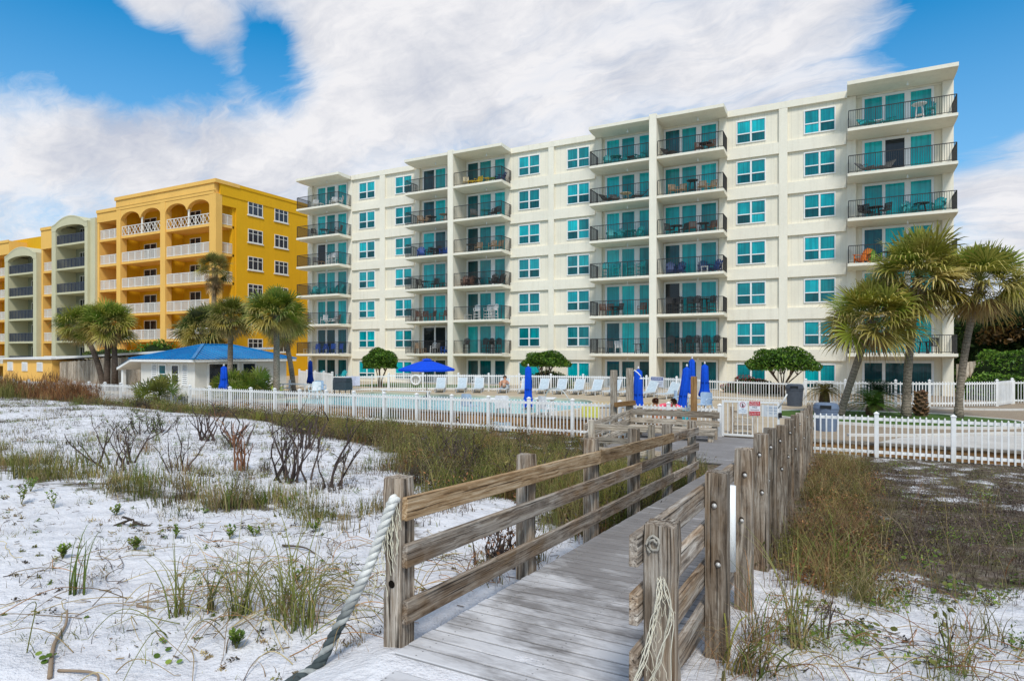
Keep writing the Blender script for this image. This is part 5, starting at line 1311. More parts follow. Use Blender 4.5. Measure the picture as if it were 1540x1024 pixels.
T=thing('umbrella','open blue umbrella standing by the pool','umbrella',(-20.9,29.5,DECK),0,'blue pool umbrellas')
mb=MB(); n=8; zt=2.15; R0=1.62; V=[]; seg=6
for i in range(seg+1):
    u=i/seg
    for k in range(n*4):
        a=2*PI*k/(n*4); sc=1-.06*abs(math.sin(a*n/2))*u; r=R0*u*sc
        V.append((r*math.cos(a),r*math.sin(a),zt-.52*u**1.25-.02*abs(math.sin(a*n/2))*u))
m_=n*4; F=[(i*m_+k,i*m_+(k+1)%m_,(i+1)*m_+(k+1)%m_,(i+1)*m_+k) for i in range(seg) for k in range(m_)]
mb.add(V,F,col=(.006,.07,.62)); 
for k in range(m_):
    a0,a1=2*PI*k/m_,2*PI*(k+1)/m_
    mb.quad(V[seg*m_+k],V[seg*m_+(k+1)%m_],Vector(V[seg*m_+(k+1)%m_])-Vector((0,0,.10)),Vector(V[seg*m_+k])-Vector((0,0,.10)),col=(.006,.06,.55))
mb.lathe([(.30,zt-.02),(.22,zt+.05),(.02,zt+.09)],12,col=(.006,.07,.62)); mb.build('canopy',M['fabric'],T)
mb=MB(); mb.tube([(0,0,0),(0,0,zt+.2)],.024,8,col=(.13,.08,.05)); mb.build('pole',M['attr'],T)
for k in range(8):
    a=2*PI*k/8; mb=MB(); mb.bar((0,0,zt-.03),(R0*.96*math.cos(a),R0*.96*math.sin(a),zt-.55),.02,.02,col=(.12,.08,.05)); mb.build('rib',M['attr'],T)
mb=MB(); mb.lathe([(.26,0),(.26,.05),(.08,.09),(.04,.16)],16,col=(.12,.12,.12)); mb.build('base',M['attr'],T)
closed_umbrella('closed blue umbrella standing tall at the near edge of the pool',-12.45,25.4,2.30,1.80,.20)
closed_umbrella('closed dark blue umbrella before the leftmost ground floor windows',-29.0,28.6,2.45,1.40,.17,(.01,.04,.26))
closed_umbrella('closed blue umbrella beside the pool house door',-29.55,22.9,2.20,1.25,.22)
closed_umbrella('closed blue umbrella with flared hem right of the shower post',-6.81,23.4,2.28,1.68,.21)
closed_umbrella('closed blue umbrella leaning at the brown timber post',-5.25,24.6,2.36,1.95,.19,tilt=-.12)
closed_umbrella('closed blue umbrella standing behind the leaning one, top just above it',-6.2,30.2,2.62,1.6,.19)
closed_umbrella('closed blue umbrella with bare pole, rightmost of all umbrellas',-5.12,27.5,2.42,1.38,.20)
SL=(.47,.54,.58)
def lounger_mesh():
    mb=MB(); mb.bx(-.30,.30,-1.0,.35,.30,.33,col=SL); mb.bar((0,.36,.32),(0,.95,.98),.60,.03,up=(0,-1,1),col=SL); fb=MB(); c=(.66,.67,.67)
    for s in (-.32,.32):
        fb.bar((s,-1.05,.30),(s,.38,.30),.05,.05,col=c); fb.bar((s,.38,.30),(s,.98,1.0),.05,.05,col=c)
        for y in (-.85,.25): fb.bar((s,y,0),(s,y,.274),.05,.05,up=(0,1,0),col=c)
        fb.bar((s,.75,0),(s,.70,.68),.04,.04,up=(0,1,0),col=c)
    fb.bar((-.295,.99,1.01),(.295,.99,1.01),.05,.05,col=c); fb.bar((-.295,-1.05,.30),(.295,-1.05,.30),.05,.05,col=c); fb.bx(-.28,.28,.93,1.0,.86,.95,col=(.8,.8,.8)); return mb,fb
a_,b_=lounger_mesh()
LG=thing('pool_lounger','x','lounger',(0,0,0),0,'pool loungers along the back fence'); a_.build('sling',M['fabric'],LG); b_.build('frame',M['attr'],LG)
lpx=[(-23.3,34.4,30,'pale sling pool lounger at the left end of the row, partly behind the open umbrella'),(-22.05,35.0,26,'pale pool lounger second in the row from the open umbrella'),(-20.95,35.3,24,'pale pool lounger third in the row, left of the sunbather'),
 (-19.3,35.75,20,'pool lounger carrying the sunbathing person'),(-17.9,36.0,16,'pool lounger just right of the sunbather, with towel end hanging'),(-16.75,36.2,12,'pale pool lounger just right of the tall closed umbrella'),(-15.6,36.35,10,'seventh pale pool lounger in the row'),(-14.5,36.45,6,'eighth pale pool lounger, below the clipped umbrella tree'),
 (-13.35,36.45,2,'ninth pale pool lounger in the row'),(-12.2,36.4,-2,'tenth pale pool lounger, left of the two tall timber posts'),(-11.2,36.3,-6,'pale pool lounger left of the dark timber post'),(-9.9,35.9,-12,'pale pool lounger between the two tall timber posts'),(-8.55,35.4,-16,'pale pool lounger right of the shower post, below the blue headed sign')]
for i,(x,y,rz,lab) in enumerate(lpx):
    o=LG if i==0 else dup(LG); o.location=(x,y,DECK); o.rotation_euler=(0,0,R(rz)); o['label']=lab; o.scale=(.9,.9,.9)
# tables and chairs on the near deck
def armchair(col):
    mb=MB(); c=col; legs(mb,.52,.52,.40,.04,c,.08); mb.bx(-.27,.27,-.27,.25,.401,.43,col=c)
    for s in (-.27,.27): mb.tube(spline([(s,-.25,.42),(s,-.24,.64),(s,.1,.66),(s,.28,.60)],4),.025,6,col=c)
    V=[]
    for j in range(5):
        for i in range(9):
            a=(i/8-.5)*2.2; V.append((.27*math.sin(a)/math.sin(1.1),.28-.12*(1-math.cos(a)),.42+.11*j+(.05 if 0<i<8 and j==4 else 0)))
    mb.grid(V,9,5,col=c); return mb
AC=armchair((.74,.76,.78)).mesh('armchair',M['attr']); AB=armchair((.40,.52,.66)).mesh('armchair',M['attr'])
for x,y,rz,mh,lab in ((-31.3,27.0,40,AC,'white resin armchair by the railing near the pool house corner'),(-30.0,27.6,-30,AC,'white resin armchair left of the long white table'),(-27.3,27.7,60,AB,'pale blue resin armchair right of the long white table'),(-26.6,26.6,20,AC,'white resin armchair right of the pale blue one'),
 (-9.9,21.8,150,AC,'white resin armchair on the near deck below the tall closed umbrella'),(-11.6,21.4,200,AC,'white resin armchair on the near deck, seen through the fence'),(-13.2,21.6,170,AB,'pale blue resin chair on the near deck seen through the fence'),(-6.1,27.4,90,AB,'pale blue resin chair under the rightmost umbrella'),(-5.0,26.6,-20,AB,'pale blue resin chair right of the brown timber post'),(-22.6,36.3+1.6,10,AC,'white resin chair on the lawn behind the loungers')):
    o=bpy.data.objects.new('armchair',mh); COL.objects.link(o); o.location=(x,y,DECK if y<37 else DECK+.02); o.rotation_euler=(0,0,R(rz)); tag(o,lab,'chair','resin armchairs around the pool')
def ptable(x,y,w,d,lab,rz=0,h=.72,col=(.80,.80,.79)):
    T=thing('table',lab,'table',(x,y,DECK),R(rz)); mb=MB(); mb.bx(-w/2,w/2,-d/2,d/2,h-.04,h,col=col); mb.build('table_top',M['attr'],T,bevel=.01)
    for sx_ in (-1,1):
        for sy_ in (-1,1): mb=MB(); mb.bar((sx_*(w/2-.1),sy_*(d/2-.1),0),(sx_*(w/2-.12),sy_*(d/2-.12),h-.041),.05,.05,col=col); mb.build('leg',M['attr'],T)
ptable(-28.6,27.2,2.0,.8,'long white plastic table on the pool house patio'); ptable(-12.2,21.9,.9,.9,'square white table under the tall closed umbrella'); ptable(-10.6,23.2,.8,.8,'second small white table on the near pool deck',15)
ptable(-16.4,21.6,2.6,.1,'white plastic screen panel standing on the deck edge behind the fence',0,.95)
# towels and a yellow cloth hung on the deck rail
def drape(lab,x0,x1,y,z0,z1,col):
    V=[]
    for j in range(6):
        for i in range(11):
            u=i/10; V.append((x0+(x1-x0)*u,y+.03*math.sin(u*14+j*.4),z1+(z0-z1)*j/5+.02*math.sin(u*9)))
    mb=MB(); mb.grid(V,11,6,col=col); o=mb.build('towel',M['fabric'],smooth=True); return tag(o,lab,'towel')
drape('yellow towel hanging behind the white fence near the dark timber post',-8.0,-7.35,20.55,.40,1.10,(.74,.72,.16))
drape('pale blue towel lying against the timber wall behind the fence pickets',-11.3,-10.6,20.15,.03,.36,(.50,.62,.70))
rr=MB(); n=32
V=[];
for k in range(n):
    a=2*PI*k/n
    for q in range(10):
        b=2*PI*q/10; r=.30+.065*math.cos(b); V.append((r*math.cos(a),.065*math.sin(b),r*math.sin(a)))
rr.add(V,[(k*10+q,k*10+(q+1)%10,((k+1)%n)*10+(q+1)%10,((k+1)%n)*10+q) for k in range(n) for q in range(10)],col=(.78,.77,.75))
o=rr.build('life_ring',M['attr'],smooth=True,loc=(-25.25,34.35,DECK+.75)); o.rotation_euler=(0,0,R(29)); tag(o,'white life ring hanging on the back fence beside the open umbrella','life ring')
# waste bins
def bin_(lab,x,y,z,col,h=.95,r=.30):
    T=thing('waste_bin',lab,'bin',(x,y,z)); mb=MB(); mb.lathe([(r*.86,0),(r,h*.70),(r*1.04,h*.70+.01),(r*1.04,h*.76)],20,col=col); mb.build('body',M['attr'],T,smooth=False)
    mb=MB(); mb.lathe([(r*1.06,h*.765),(r*1.08,h*.82),(r*.98,h*.96),(r*.8,h),(.01,h+.005)],20,col=cmul(col,.85)); mb.build('lid',M['attr'],T); mb=MB(); mb.box((0,-r*1.0,h*.88),(r*.9,.06,.10),col=(.015,.018,.02)); mb.build('flap',M['attr'],T)
bin_('dark grey round waste bin beside the white railing',-1.95,33.0,DECK,(.085,.10,.125),1.05,.38)
bin_('blue grey waste barrel behind the near end of the right picket fence',-.42,22.9,DECK,(.16,.21,.30),.90,.36)
bb=thing('grill_box','black lidded grill on the patio behind the pale blue armchair','grill',(-26.2,28.4,DECK)); mb=MB(); mb.bx(-.5,.5,-.3,.3,.35,.85,col=(.05,.06,.07)); legs(mb,.9,.5,.349,.05,(.04,.04,.04)); mb.build('body',M['attr'],bb,bevel=.02); mb=MB(); mb.prism([(-.5,-.3,.86),(-.5,.3,.86),(-.5,.22,1.08),(-.5,-.2,1.1)],(1,0,0),1.0,col=(.04,.05,.06)); mb.build('lid',M['attr'],bb)
# pool hand rail and a bronze nozzle at the pool's end
mb=MB(); mb.tube(spline([(-12.6,27.2,DECK-.3),(-12.3,27.2,DECK+.75),(-11.6,27.2,DECK+.80),(-11.0,27.2,DECK+.03)],6),.022,8,col=(.6,.6,.6)); o=mb.build('hand_rail',M['metal'],smooth=True); tag(o,'curved steel hand rail at the right end of the pool','hand rail')
mb=MB(); mb.prism([(x,y,DECK+.031) for x,y in ((-10.4,27.2),(-8.4,28.2),(-8.0,29.6),(-9.4,29.9),(-10.5,28.9))],(0,0,1),.16,col=(.55,.42,.24)); o=mb.build('stone_step',M['attr'],bevel=.03); tag(o,'tan raised stone step on the deck at the right end of the pool','step')
# ------------------------------------------------------------------ people
def person(label,loc,rz,J,skin,hair,suit=None,hairlen=.02):
    """J: joints in metres relative to the seat"""
    T=thing('person',label,'person',loc,R(rz),'people by the pool')
    me=bpy.data.meshes.new('body'); names=['pelvis','waist','chest','neck','head0','head1','shl','ell','hal','fl','shr','elr','har','fr','hipl','knl','anl','tol','hipr','knr','anr','tor']
    E_=[('pelvis','waist'),('waist','chest'),('chest','neck'),('neck','head0'),('head0','head1'),('chest','shl'),('shl','ell'),('ell','hal'),('hal','fl'),('chest','shr'),('shr','elr'),('elr','har'),('har','fr'),('pelvis','hipl'),('hipl','knl'),('knl','anl'),('anl','tol'),('pelvis','hipr'),('hipr','knr'),('knr','anr'),('anr','tor')]
    rad=dict(pelvis=.135,waist=.115,chest=.13,neck=.055,head0=.09,head1=.085,shl=.06,ell=.042,hal=.03,fl=.028,shr=.06,elr=.042,har=.03,fr=.028,hipl=.095,knl=.06,anl=.04,tol=.033,hipr=.095,knr=.06,anr=.04,tor=.033)
    V=[J[n_] for n_ in names]; E=[(names.index(a),names.index(b)) for a,b in E_]
    R_=[rad[n_] for n_ in names]
    # five fingers on each hand
    for h,e in (('fl','hal'),('fr','har')):
        p=Vector(J[h]); d=(p-Vector(J[e])).normalized(); s=d.cross(Vector((0,0,1))); s=s.normalized() if s.length>.1 else Vector((1,0,0))
        for q in range(5):
            V.append(tuple(p+d*(.085 if q else .04)*(1-.08*abs(q-2.5))+s*(-.045+.022*q)+Vector((0,0,-.012)))); R_.append(.009); E.append((names.index(h),len(V)-1))
    me.from_pydata(V,E,[]); o=bpy.data.objects.new('body',me); COL.objects.link(o); o.parent=T
    md=o.modifiers.new('skin','SKIN'); md.use_smooth_shade=True
    for i,sv in enumerate(me.skin_vertices[0].data): sv.radius=(R_[i],R_[i]); sv.use_root=(i==0)
    o.modifiers.new('sub','SUBSURF').render_levels=2
    m_,t_=newmat('skin_'+label[:8]); t_.out(skin,.55,None,.3); me.materials.append(m_)
    h0,h1=Vector(J['head0']),Vector(J['head1']); hd=(h1-h0).normalized(); fw=Vector(J.get('face',(0,-1,0))).normalized(); c=(h0+h1)/2
    mb=MB(); side=hd.cross(fw).normalized()
    for q in (-1,1):
        e=c+fw*.098+side*.034*q+hd*.01; mb.box(e,(.022,.012,.012),col=(.03,.02,.02))
    mb.box(c+fw*.105-hd*.015,(.02,.03,.03),col=skin); mb.box(c+fw*.098-hd*.055,(.045,.01,.012),col=(.45,.15,.13))
    for q in (-1,1): mb.box(c+side*.095*q,(.02,.03,.05),col=skin)
    mb.build('face',M['attr'],T)
    mb=MB(); hp=[]
    for k in range(900):
        v=RS.normal(0,1,3); v/=np.linalg.norm(v); v=Vector(v)
        if v.dot(fw)>.35 and v.dot(hd)<.55: continue
        if v.dot(hd)<-.35-hairlen*3: continue
        hp.append(c+hd*.02+v*.108-hd*hairlen*max(0,-v.dot(hd)))
    leaf_cloud(mb,[tuple(p) for p in hp],.035,[hair,cmul(hair,.7),cmul(hair,1.3)]); mb.build('hair',M['leaf'],T)
    if suit:
        mb=MB(); a,b=Vector(J['pelvis']),Vector(J['waist']); mb.tube([a-(b-a)*.35,a,a+(b-a)*.35],[.145,.155,.13],14,col=suit); 
        for q in ('l','r'): h=Vector(J['hip'+q]); k=Vector(J['kn'+q]); mb.tube([h,h.lerp(k,.3)],[.108,.10],12,col=suit)
        mb.build('swimsuit',M['fabric'],T,smooth=True)
    return T
sit=dict(pelvis=(0,0,.10),waist=(0,.03,.28),chest=(0,.02,.48),neck=(0,0,.62),head0=(0,-.02,.72),head1=(0,-.03,.82),shl=(-.19,.02,.53),ell=(-.27,-.16,.34),hal=(-.19,-.36,.44),fl=(-.17,-.43,.45),shr=(.19,.02,.53),elr=(.27,-.16,.34),har=(.19,-.36,.44),fr=(.17,-.43,.45),hipl=(-.11,-.08,.12),knl=(-.17,-.38,.44),anl=(-.15,-.52,.07),tol=(-.15,-.68,.035),hipr=(.11,-.08,.12),knr=(.17,-.38,.44),anr=(.15,-.52,.07),tor=(.15,-.68,.035),face=(0,-1,-.1))
rec=dict(pelvis=(0,.05,.45),waist=(0,.20,.52),chest=(0,.38,.68),neck=(0,.50,.80),head0=(0,.55,.88),head1=(0,.58,.98),shl=(-.19,.40,.72),ell=(-.33,.18,.56),hal=(-.22,-.05,.55),fl=(-.17,-.12,.54),shr=(.19,.40,.72),elr=(.33,.18,.56),har=(.20,.0,.60),fr=(.15,-.06,.62),hipl=(-.10,-.02,.42),knl=(-.13,-.38,.70),anl=(-.13,-.66,.40),tol=(-.13,-.80,.37),hipr=(.10,-.02,.42),knr=(.12,-.42,.50),anr=(.12,-.84,.40),tor=(.12,-.92,.48),face=(0,-1,.4))
person('person sunbathing on a pool lounger with one knee raised',(-19.3,35.75,DECK),20,rec,(.50,.25,.15),(.10,.05,.03),(.55,.50,.42))
person('shirtless person with short brown hair sitting beside the pink float ring',(-5.80,22.0,DECK+.035),150,sit,(.55,.24,.13),(.09,.035,.02),(.30,.35,.55))
person('person with dark hair sitting bent toward a turquoise towel',(-5.13,22.0,DECK+.035),-60,sit,(.50,.24,.14),(.05,.022,.015),(.10,.35,.45))
rr=MB(); n=28; V=[]
for k in range(n):
    a=2*PI*k/n
    for q in range(12):
        b=2*PI*q/12; r=.36+.14*math.cos(b); V.append((r*math.cos(a),.14*math.sin(b),.55*r*math.sin(a)))
C=[((.80,.10,.16) if (i//12)%7 else (.82,.70,.74)) for i in range(len(V))]
rr.add(V,[(k*12+q,k*12+(q+1)%12,((k+1)%n)*12+(q+1)%12,((k+1)%n)*12+q) for k in range(n) for q in range(12)],col=np.array(C))
o=rr.build('float_ring',M['attr'],smooth=True,loc=(-5.48,22.7,DECK+.48)); o.rotation_euler=(R(-50),0,R(10)); tag(o,'pink inflatable float ring leaning between the two seated people','float ring')
drape('turquoise towel hung beside the person with dark hair',-4.98,-4.68,22.1,.38,.98,(.03,.42,.50))
# ------------------------------------------------------------------ dune plants
def blades(mb,P0,h,dirs,lean,width,cols,seg=3,tipfade=None,droop=1.0):
    """P0 (n,3) feet, h (n) lengths, dirs (n) azimuths, lean (n) 0 upright .. 1 bent over"""
    n=len(P0); d=np.stack([np.cos(dirs),np.sin(dirs),np.zeros(n)],1); s=np.stack([-np.sin(dirs),np.cos(dirs),np.zeros(n)],1)
    sa=RS.uniform(0,6.28,n); s=s*np.cos(sa)[:,None]+d*np.sin(sa)[:,None]
    V=np.zeros((n,(seg+1)*2,3)); C=np.zeros((n,(seg+1)*2,3)); cols=np.asarray(cols)
    pos=P0.copy(); ang=lean*.25
    step=h/seg
    for i in range(seg+1):
        w=width*(1-i/seg*.92)
        V[:,2*i]=pos-s*w[:,None]/2; V[:,2*i+1]=pos+s*w[:,None]/2
        f=(.7+.45*i/seg)
        cc=cols*f if tipfade is None else cols*(1-i/seg*.5)+np.asarray(tipfade)*(i/seg*.5)
        C[:,2*i]=cc; C[:,2*i+1]=cc
        pos=pos+(d*np.sin(ang)[:,None]+np.array([0,0,1.])*np.cos(ang)[:,None])*step[:,None]
        ang=np.minimum(ang+lean*droop*1.6/seg*(1+i*.4),2.6)
    base=(np.arange(n)*(seg+1)*2)[:,None,None]; q=np.array([[2*i,2*i+1,2*i+3,2*i+2] for i in range(seg)])[None]
    mb.add(V.reshape(-1,3),(base+q).reshape(-1,4),col=np.clip(C.reshape(-1,3),0,1))
OLIVE=[(.17,.175,.04),(.25,.23,.06),(.13,.14,.03),(.31,.26,.09),(.11,.115,.03)]
DRY=[(.40,.30,.14),(.30,.21,.10),(.46,.37,.20),(.22,.15,.08)]
RUST=[(.36,.155,.06),(.27,.12,.055),(.42,.22,.095),(.19,.09,.05)]
DEADC=[(.10,.075,.062),(.15,.115,.095),(.075,.055,.048),(.20,.155,.125)]
FRESH=[(.14,.22,.03),(.20,.27,.045),(.10,.17,.025)]
def pick(pal,n,s=.3):
    a=np.array(pal)[RS.randint(0,len(pal),n)]; return a*RS.uniform(1-s,1+s,(n,1))
def field(n,region,clump,hrange,lean,width,pal,per=9,spread=.07,seg=3):
    """scatter of clumps; region(x,y)->probability"""
    x0,x1,y0,y1,prob=region; P_=[];C_=[]; got=0; H=[]
    while got<n:
        x=RS.uniform(x0,x1); y=RS.uniform(y0,y1)
        pr=prob(x,y)
        if RS.rand()>pr: continue
        got+=1; k=max(2,RS.poisson(per)); r=RS.normal(0,spread,(k,2)); z=sand_h(x,y)
        P_.append(np.column_stack([x+r[:,0],y+r[:,1],np.full(k,z-.02)])); hh=RS.uniform(*hrange)
        H.append(hh*RS.uniform(.55,1.15,k)*(.6+.75*noise2(x*.9+3,y*1.1,1.7))); zi=int((noise2(x*.8+1,y*.9,2.1)*1.3+RS.normal(0,.22))*len(pal)*.8)%len(pal); C_.append(pick([cmul(pal[zi],.55+.95*noise2(x*1.2,y*1.4+2,2.6))],k,.25))
    P_=np.concatenate(P_);H=np.concatenate(H);C_=np.concatenate(C_); n=len(P_)
    mb=MB(); blades(mb,P_,H,RS.uniform(0,6.28,n),RS.uniform(lean[0],lean[1],n),np.full(n,width)*RS.uniform(.6,1.3,n),C_,seg); return mb
def noise2(x,y,s=1.0): return .5+.25*math.sin(x*1.7*s+2.1*math.sin(y*.9*s))+.25*math.sin(y*2.3*s+1.7*math.sin(x*1.1*s+1))
def onwalk(x,y): return (-2.5<x<-.62 and y<14.7) or (-5.8<x<-.62 and y>14.5)
def stuff(mb,name,mat='grass'): return kind(mb.build(name,M[mat]),'stuff')
def left(x,y): return 0 if onwalk(x,y) or x>-2.5 else scrub(x,y)*(1 if y<15.2 else .38)
def right(x,y): return 0 if onwalk(x,y) or x<-.6 else scrub(x,y)
# scrub in the hollow on the left
def gap(x,y): return 1 if noise2(x*.9+5,y*1.3,1.9)>.36 else .12
MIXL=[(.17,.16,.04),(.26,.22,.06),(.33,.27,.10),(.42,.32,.14),(.26,.15,.075),(.10,.072,.045),(.17,.11,.06)]
stuff(field(1900,(-32,-2.5,6,19.8,lambda x,y:left(x,y)*gap(x,y)*(1 if y<17 else .5)),0,(.16,.48),(.15,.9),.010,MIXL,10,.10),'dune_grass')
stuff(field(2400,(-32,-2.5,6,19.9,lambda x,y:left(x,y)*(noise2(y,x,.8)>.42)),0,(.15,.42),(.1,.8),.009,DEADC+RUST[:2]+DRY[3:],9,.12),'dead_brush')
stuff(field(620,(-9,-2.52,6,14.4,lambda x,y:left(x,y)*gap(y,x)),0,(.35,.75),(.1,.8),.010,[(.16,.18,.04),(.22,.22,.06),(.12,.15,.03),(.30,.25,.10)],13,.09,4),'tall_grass')
stuff(field(260,(-12,-2.6,6.5,16,lambda x,y:left(x,y)),0,(.7,1.15),(.1,.6),.006,DRY,3,.04,4),'dry_stalks')
# low dark and green leafy clumps, and tufts each of its own tone
def tufts(n,reg,hr,nb,spread,pals,width,lean=(.15,.9),seg=4):
    x0,x1,y0,y1,prob=reg; mb=MB(); g=0
    while g<n:
        x,y=RS.uniform(x0,x1),RS.uniform(y0,y1)
        if onwalk(x,y) or RS.rand()>prob(x,y): continue
        g+=1; k=RS.randint(nb//2,nb); c=pals[RS.randint(len(pals))]; f=RS.uniform(.6,1.35); r=RS.normal(0,spread*RS.uniform(.6,1.4),(k,2))
        blades(mb,np.column_stack([x+r[:,0],y+r[:,1],np.full(k,sand_h(x,y)-.02)]),RS.uniform(*hr)*RS.uniform(.5,1.1,k),RS.uniform(0,6.28,k),RS.uniform(lean[0],lean[1],k),np.full(k,width)*RS.uniform(.6,1.3,k),pick([cmul(c,f)],k,.2),seg)
    return mb
def leafies(n,reg,rr,pals,size):
    x0,x1,y0,y1,prob=reg; mb=MB(); g=0
    while g<n:
        x,y=RS.uniform(x0,x1),RS.uniform(y0,y1)
        if onwalk(x,y) or RS.rand()>prob(x,y): continue
        g+=1; z=sand_h(x,y); r=RS.uniform(*rr); c=pals[RS.randint(len(pals))]; f=RS.uniform(.7,1.4)
        leaf_cloud(mb,[(x+p[0],y+p[1],z+max(0,p[2])) for p in dome_pts(int(90*(r/.3)**1.5)+20,r,r,r*.9,0,.8,.2)],size,[cmul(v,f) for v in c])
    return mb
TG_=0
TG=[(.24,.25,.05),(.18,.22,.04),(.32,.29,.09),(.42,.33,.15),(.13,.16,.03),(.28,.17,.08)]
DKB=[(.07,.05,.038),(.10,.075,.05),(.05,.04,.028),(.13,.10,.06)]
stuff(tufts(520,(-28,-2.6,6,19.4,left),(.25,.60),110,.13,TG+DKB[:2]+TG[:3],.012),'grass_tufts')
stuff(leafies(620,(-28,-2.7,6.5,19.6,left),(.18,.62),[DKB,DKB,OLIVE,RUST+DKB,FRESH+OLIVE],.024),'ground_cover','leaf')
stuff(tufts(190,(-16,-2.7,6.5,15.5,left),(.45,.85),120,.14,[(.20,.20,.045),(.30,.26,.07),(.26,.14,.06),(.36,.28,.12),(.14,.15,.03)],.010,(.1,.8),4),'grass_tufts')
stuff(leafies(150,(-18,-2.8,7,16,left),(.35,.70),[DKB,DKB,RUST+DKB,OLIVE+DKB],.022),'ground_cover','leaf')
# strip below the fence, far left
stuff(field(2600,(-44,-18,12.5,19.9,lambda x,y:scrub(x,y)),0,(.08,.22),(.15,.9),.016,MIXL+RUST[1:2],9,.12),'dune_grass')
stuff(field(1300,(-60,-34,14.6,19.5,lambda x,y:1 if y>14.5 else 0),0,(.5,1.0),(.1,.7),.026,OLIVE+[(.16,.14,.07)],9,.22),'dune_grass')
# ground scrub on the right
PURP=[(.11,.075,.065),(.16,.115,.10),(.07,.048,.042),(.22,.17,.145),(.13,.095,.065)]
rgap=lambda x,y:(1 if noise2(x*1.1,y*1.3,1.5)>.40 else .10)
stuff(field(7500,(-.6,13,6.2,19.9,lambda x,y:right(x,y)*rgap(x,y)*(1 if x>.4 else .5)*(1 if y<16 else .35)),0,(.06,.24),(.4,1.5),.007,PURP,11,.17),'dead_brush')
stuff(leafies(620,(-.2,10,6.6,18.5,lambda x,y:right(x,y)*rgap(x,y)),(.10,.34),[PURP,PURP,PURP+DKB,OLIVE,FRESH],.018),'ground_cover','leaf')
strip=lambda x,y:(1 if x<-.1+.025*y else max(0,1-(x+.1-.025*y)/.45))*(1 if y>6.3 else .4)
stuff(field(300,(-.58,1.4,6.1,19.6,lambda x,y:strip(x,y)*gap(x*3,y)),0,(.25,.60),(.15,1.1),.008,[(.24,.20,.07),(.42,.32,.15),(.30,.165,.08),(.14,.08,.05),(.38,.25,.13),(.20,.19,.05)],11,.08,4),'tall_grass')
stuff(tufts(95,(-.5,1.4,6.3,19,strip),(.35,.72),75,.10,[(.22,.22,.05),(.34,.27,.10),(.40,.25,.12),(.30,.16,.08),(.16,.10,.06),(.42,.34,.17),(.17,.19,.04)],.008,(.2,1.4),5),'grass_tufts')
stuff(leafies(170,(-.5,1.6,6.5,18,strip),(.15,.42),[DKB,RUST,OLIVE],.02),'ground_cover','leaf')
stuff(field(170,(-.5,2.2,6.0,17,lambda x,y:1 if x<.9 else .4),0,(.6,1.0),(.2,.9),.005,DRY+RUST[:1],4,.05,5),'dry_stalks')
# thin cover across the open sand
stuff(field(750,(-16,-4.6,4.9,8.6,lambda x,y:min(1,band(x,y)*1.3)*(.08+.92*(noise2(x*1.3,y,1.6)>.5))),0,(.12,.36),(.1,.7),.010,OLIVE+DRY+FRESH[:1],8,.07),'dune_grass')
stuff(field(4200,(-34,-4.4,5.5,15,lambda x,y:(1-scrub(x,y))*(.15+.85*(noise2(x*.7,y*1.1,1.2)>.55))),0,(.06,.19),(.2,1.1),.010,DEADC+OLIVE[:3]+DEADC+DRY[:1],6,.12),'sparse_grass')
stuff(field(260,(-9,-2.7,2.2,7,lambda x,y:(1-scrub(x,y))*(noise2(x*1.3,y,1.6)>.58)),0,(.05,.16),(.4,1.4),.006,DRY+OLIVE+DEADC,4,.08),'sparse_grass')
stuff(field(420,(-.55,8,4.0,8.2,lambda x,y:(1-.4*scrub(x,y))*(noise2(x*1.3,y,1.6)>.5)),0,(.05,.20),(.3,1.3),.006,DRY+OLIVE+FRESH+RUST[:1],5,.08),'sparse_grass')
stuff(leafies(700,(-34,-4.5,5.8,15,lambda x,y:(1-scrub(x,y))*(.2+.8*(noise2(x*.9,y*1.2,1.4)>.5))),(.05,.16),[DKB,DKB,OLIVE,FRESH],.014),'ground_cover','leaf')
stuff(tufts(120,(-16,-4.4,4.8,9.5,lambda x,y:(1-scrub(x,y))*.8),(.14,.36),40,.08,TG+DKB[:2],.009),'grass_tufts')
# leaf litter and twigs lying on the sand
mb=MB()
for k in range(4200):
    x=RS.uniform(-14,7); y=RS.uniform(2.3,11)
    if onwalk(x,y) or RS.rand()>.25+.75*(noise2(x,y,1.5)>.5): continue
    z=sand_h(x,y)+.006; a=RS.uniform(0,6.28); L=RS.uniform(.015,.10); p=Vector((x,y,z)); q=p+Vector((math.cos(a)*L,math.sin(a)*L,RS.uniform(0,.02)))
    mb.bar(p,q,RS.uniform(.003,.008),.004,col=pick(DEADC+DRY[1:2],1)[0])
stuff(mb,'litter','twig')
stuff(tufts(260,(-9.5,-2.6,2.1,5.6,lambda x,y:.12+.88*(noise2(x*1.5,y*1.3,1.4)>.58)),(.05,.20),14,.06,TG+DRY[:2]+DKB[:1],.006,(.3,1.5),5),'grass_tufts')
stuff(leafies(260,(-10,-2.7,2.1,6.2,lambda x,y:.1+.9*(noise2(x*1.2+3,y*1.5,1.5)>.6)),(.015,.06),[FRESH,DKB,OLIVE,DRY[2:]],.012),'ground_cover','leaf')
# creeping runners across the sand
mb=MB()
for k in range(150):
    x,y=(RS.uniform(-6.6,-2.7),RS.uniform(2.3,6.0)) if k<95 else (RS.uniform(-.4,2.6),RS.uniform(4.0,7.5))
    a=RS.uniform(0,6.28); n=RS.randint(8,18); P_=[]
    for i in range(n):
        P_.append((x,y,sand_h(x,y)+.008+.035*abs(math.sin(i*.5+k)))); a+=RS.normal(0,.28); x+=math.cos(a)*.055; y+=math.sin(a)*.055
        if onwalk(x,y): break
    if len(P_)>3: mb.tube(P_,.0032,4,col=pick(DRY[1:]+DEADC[:2]+RUST[2:3],1)[0],cap=False)
stuff(mb,'runner_stems','twig')
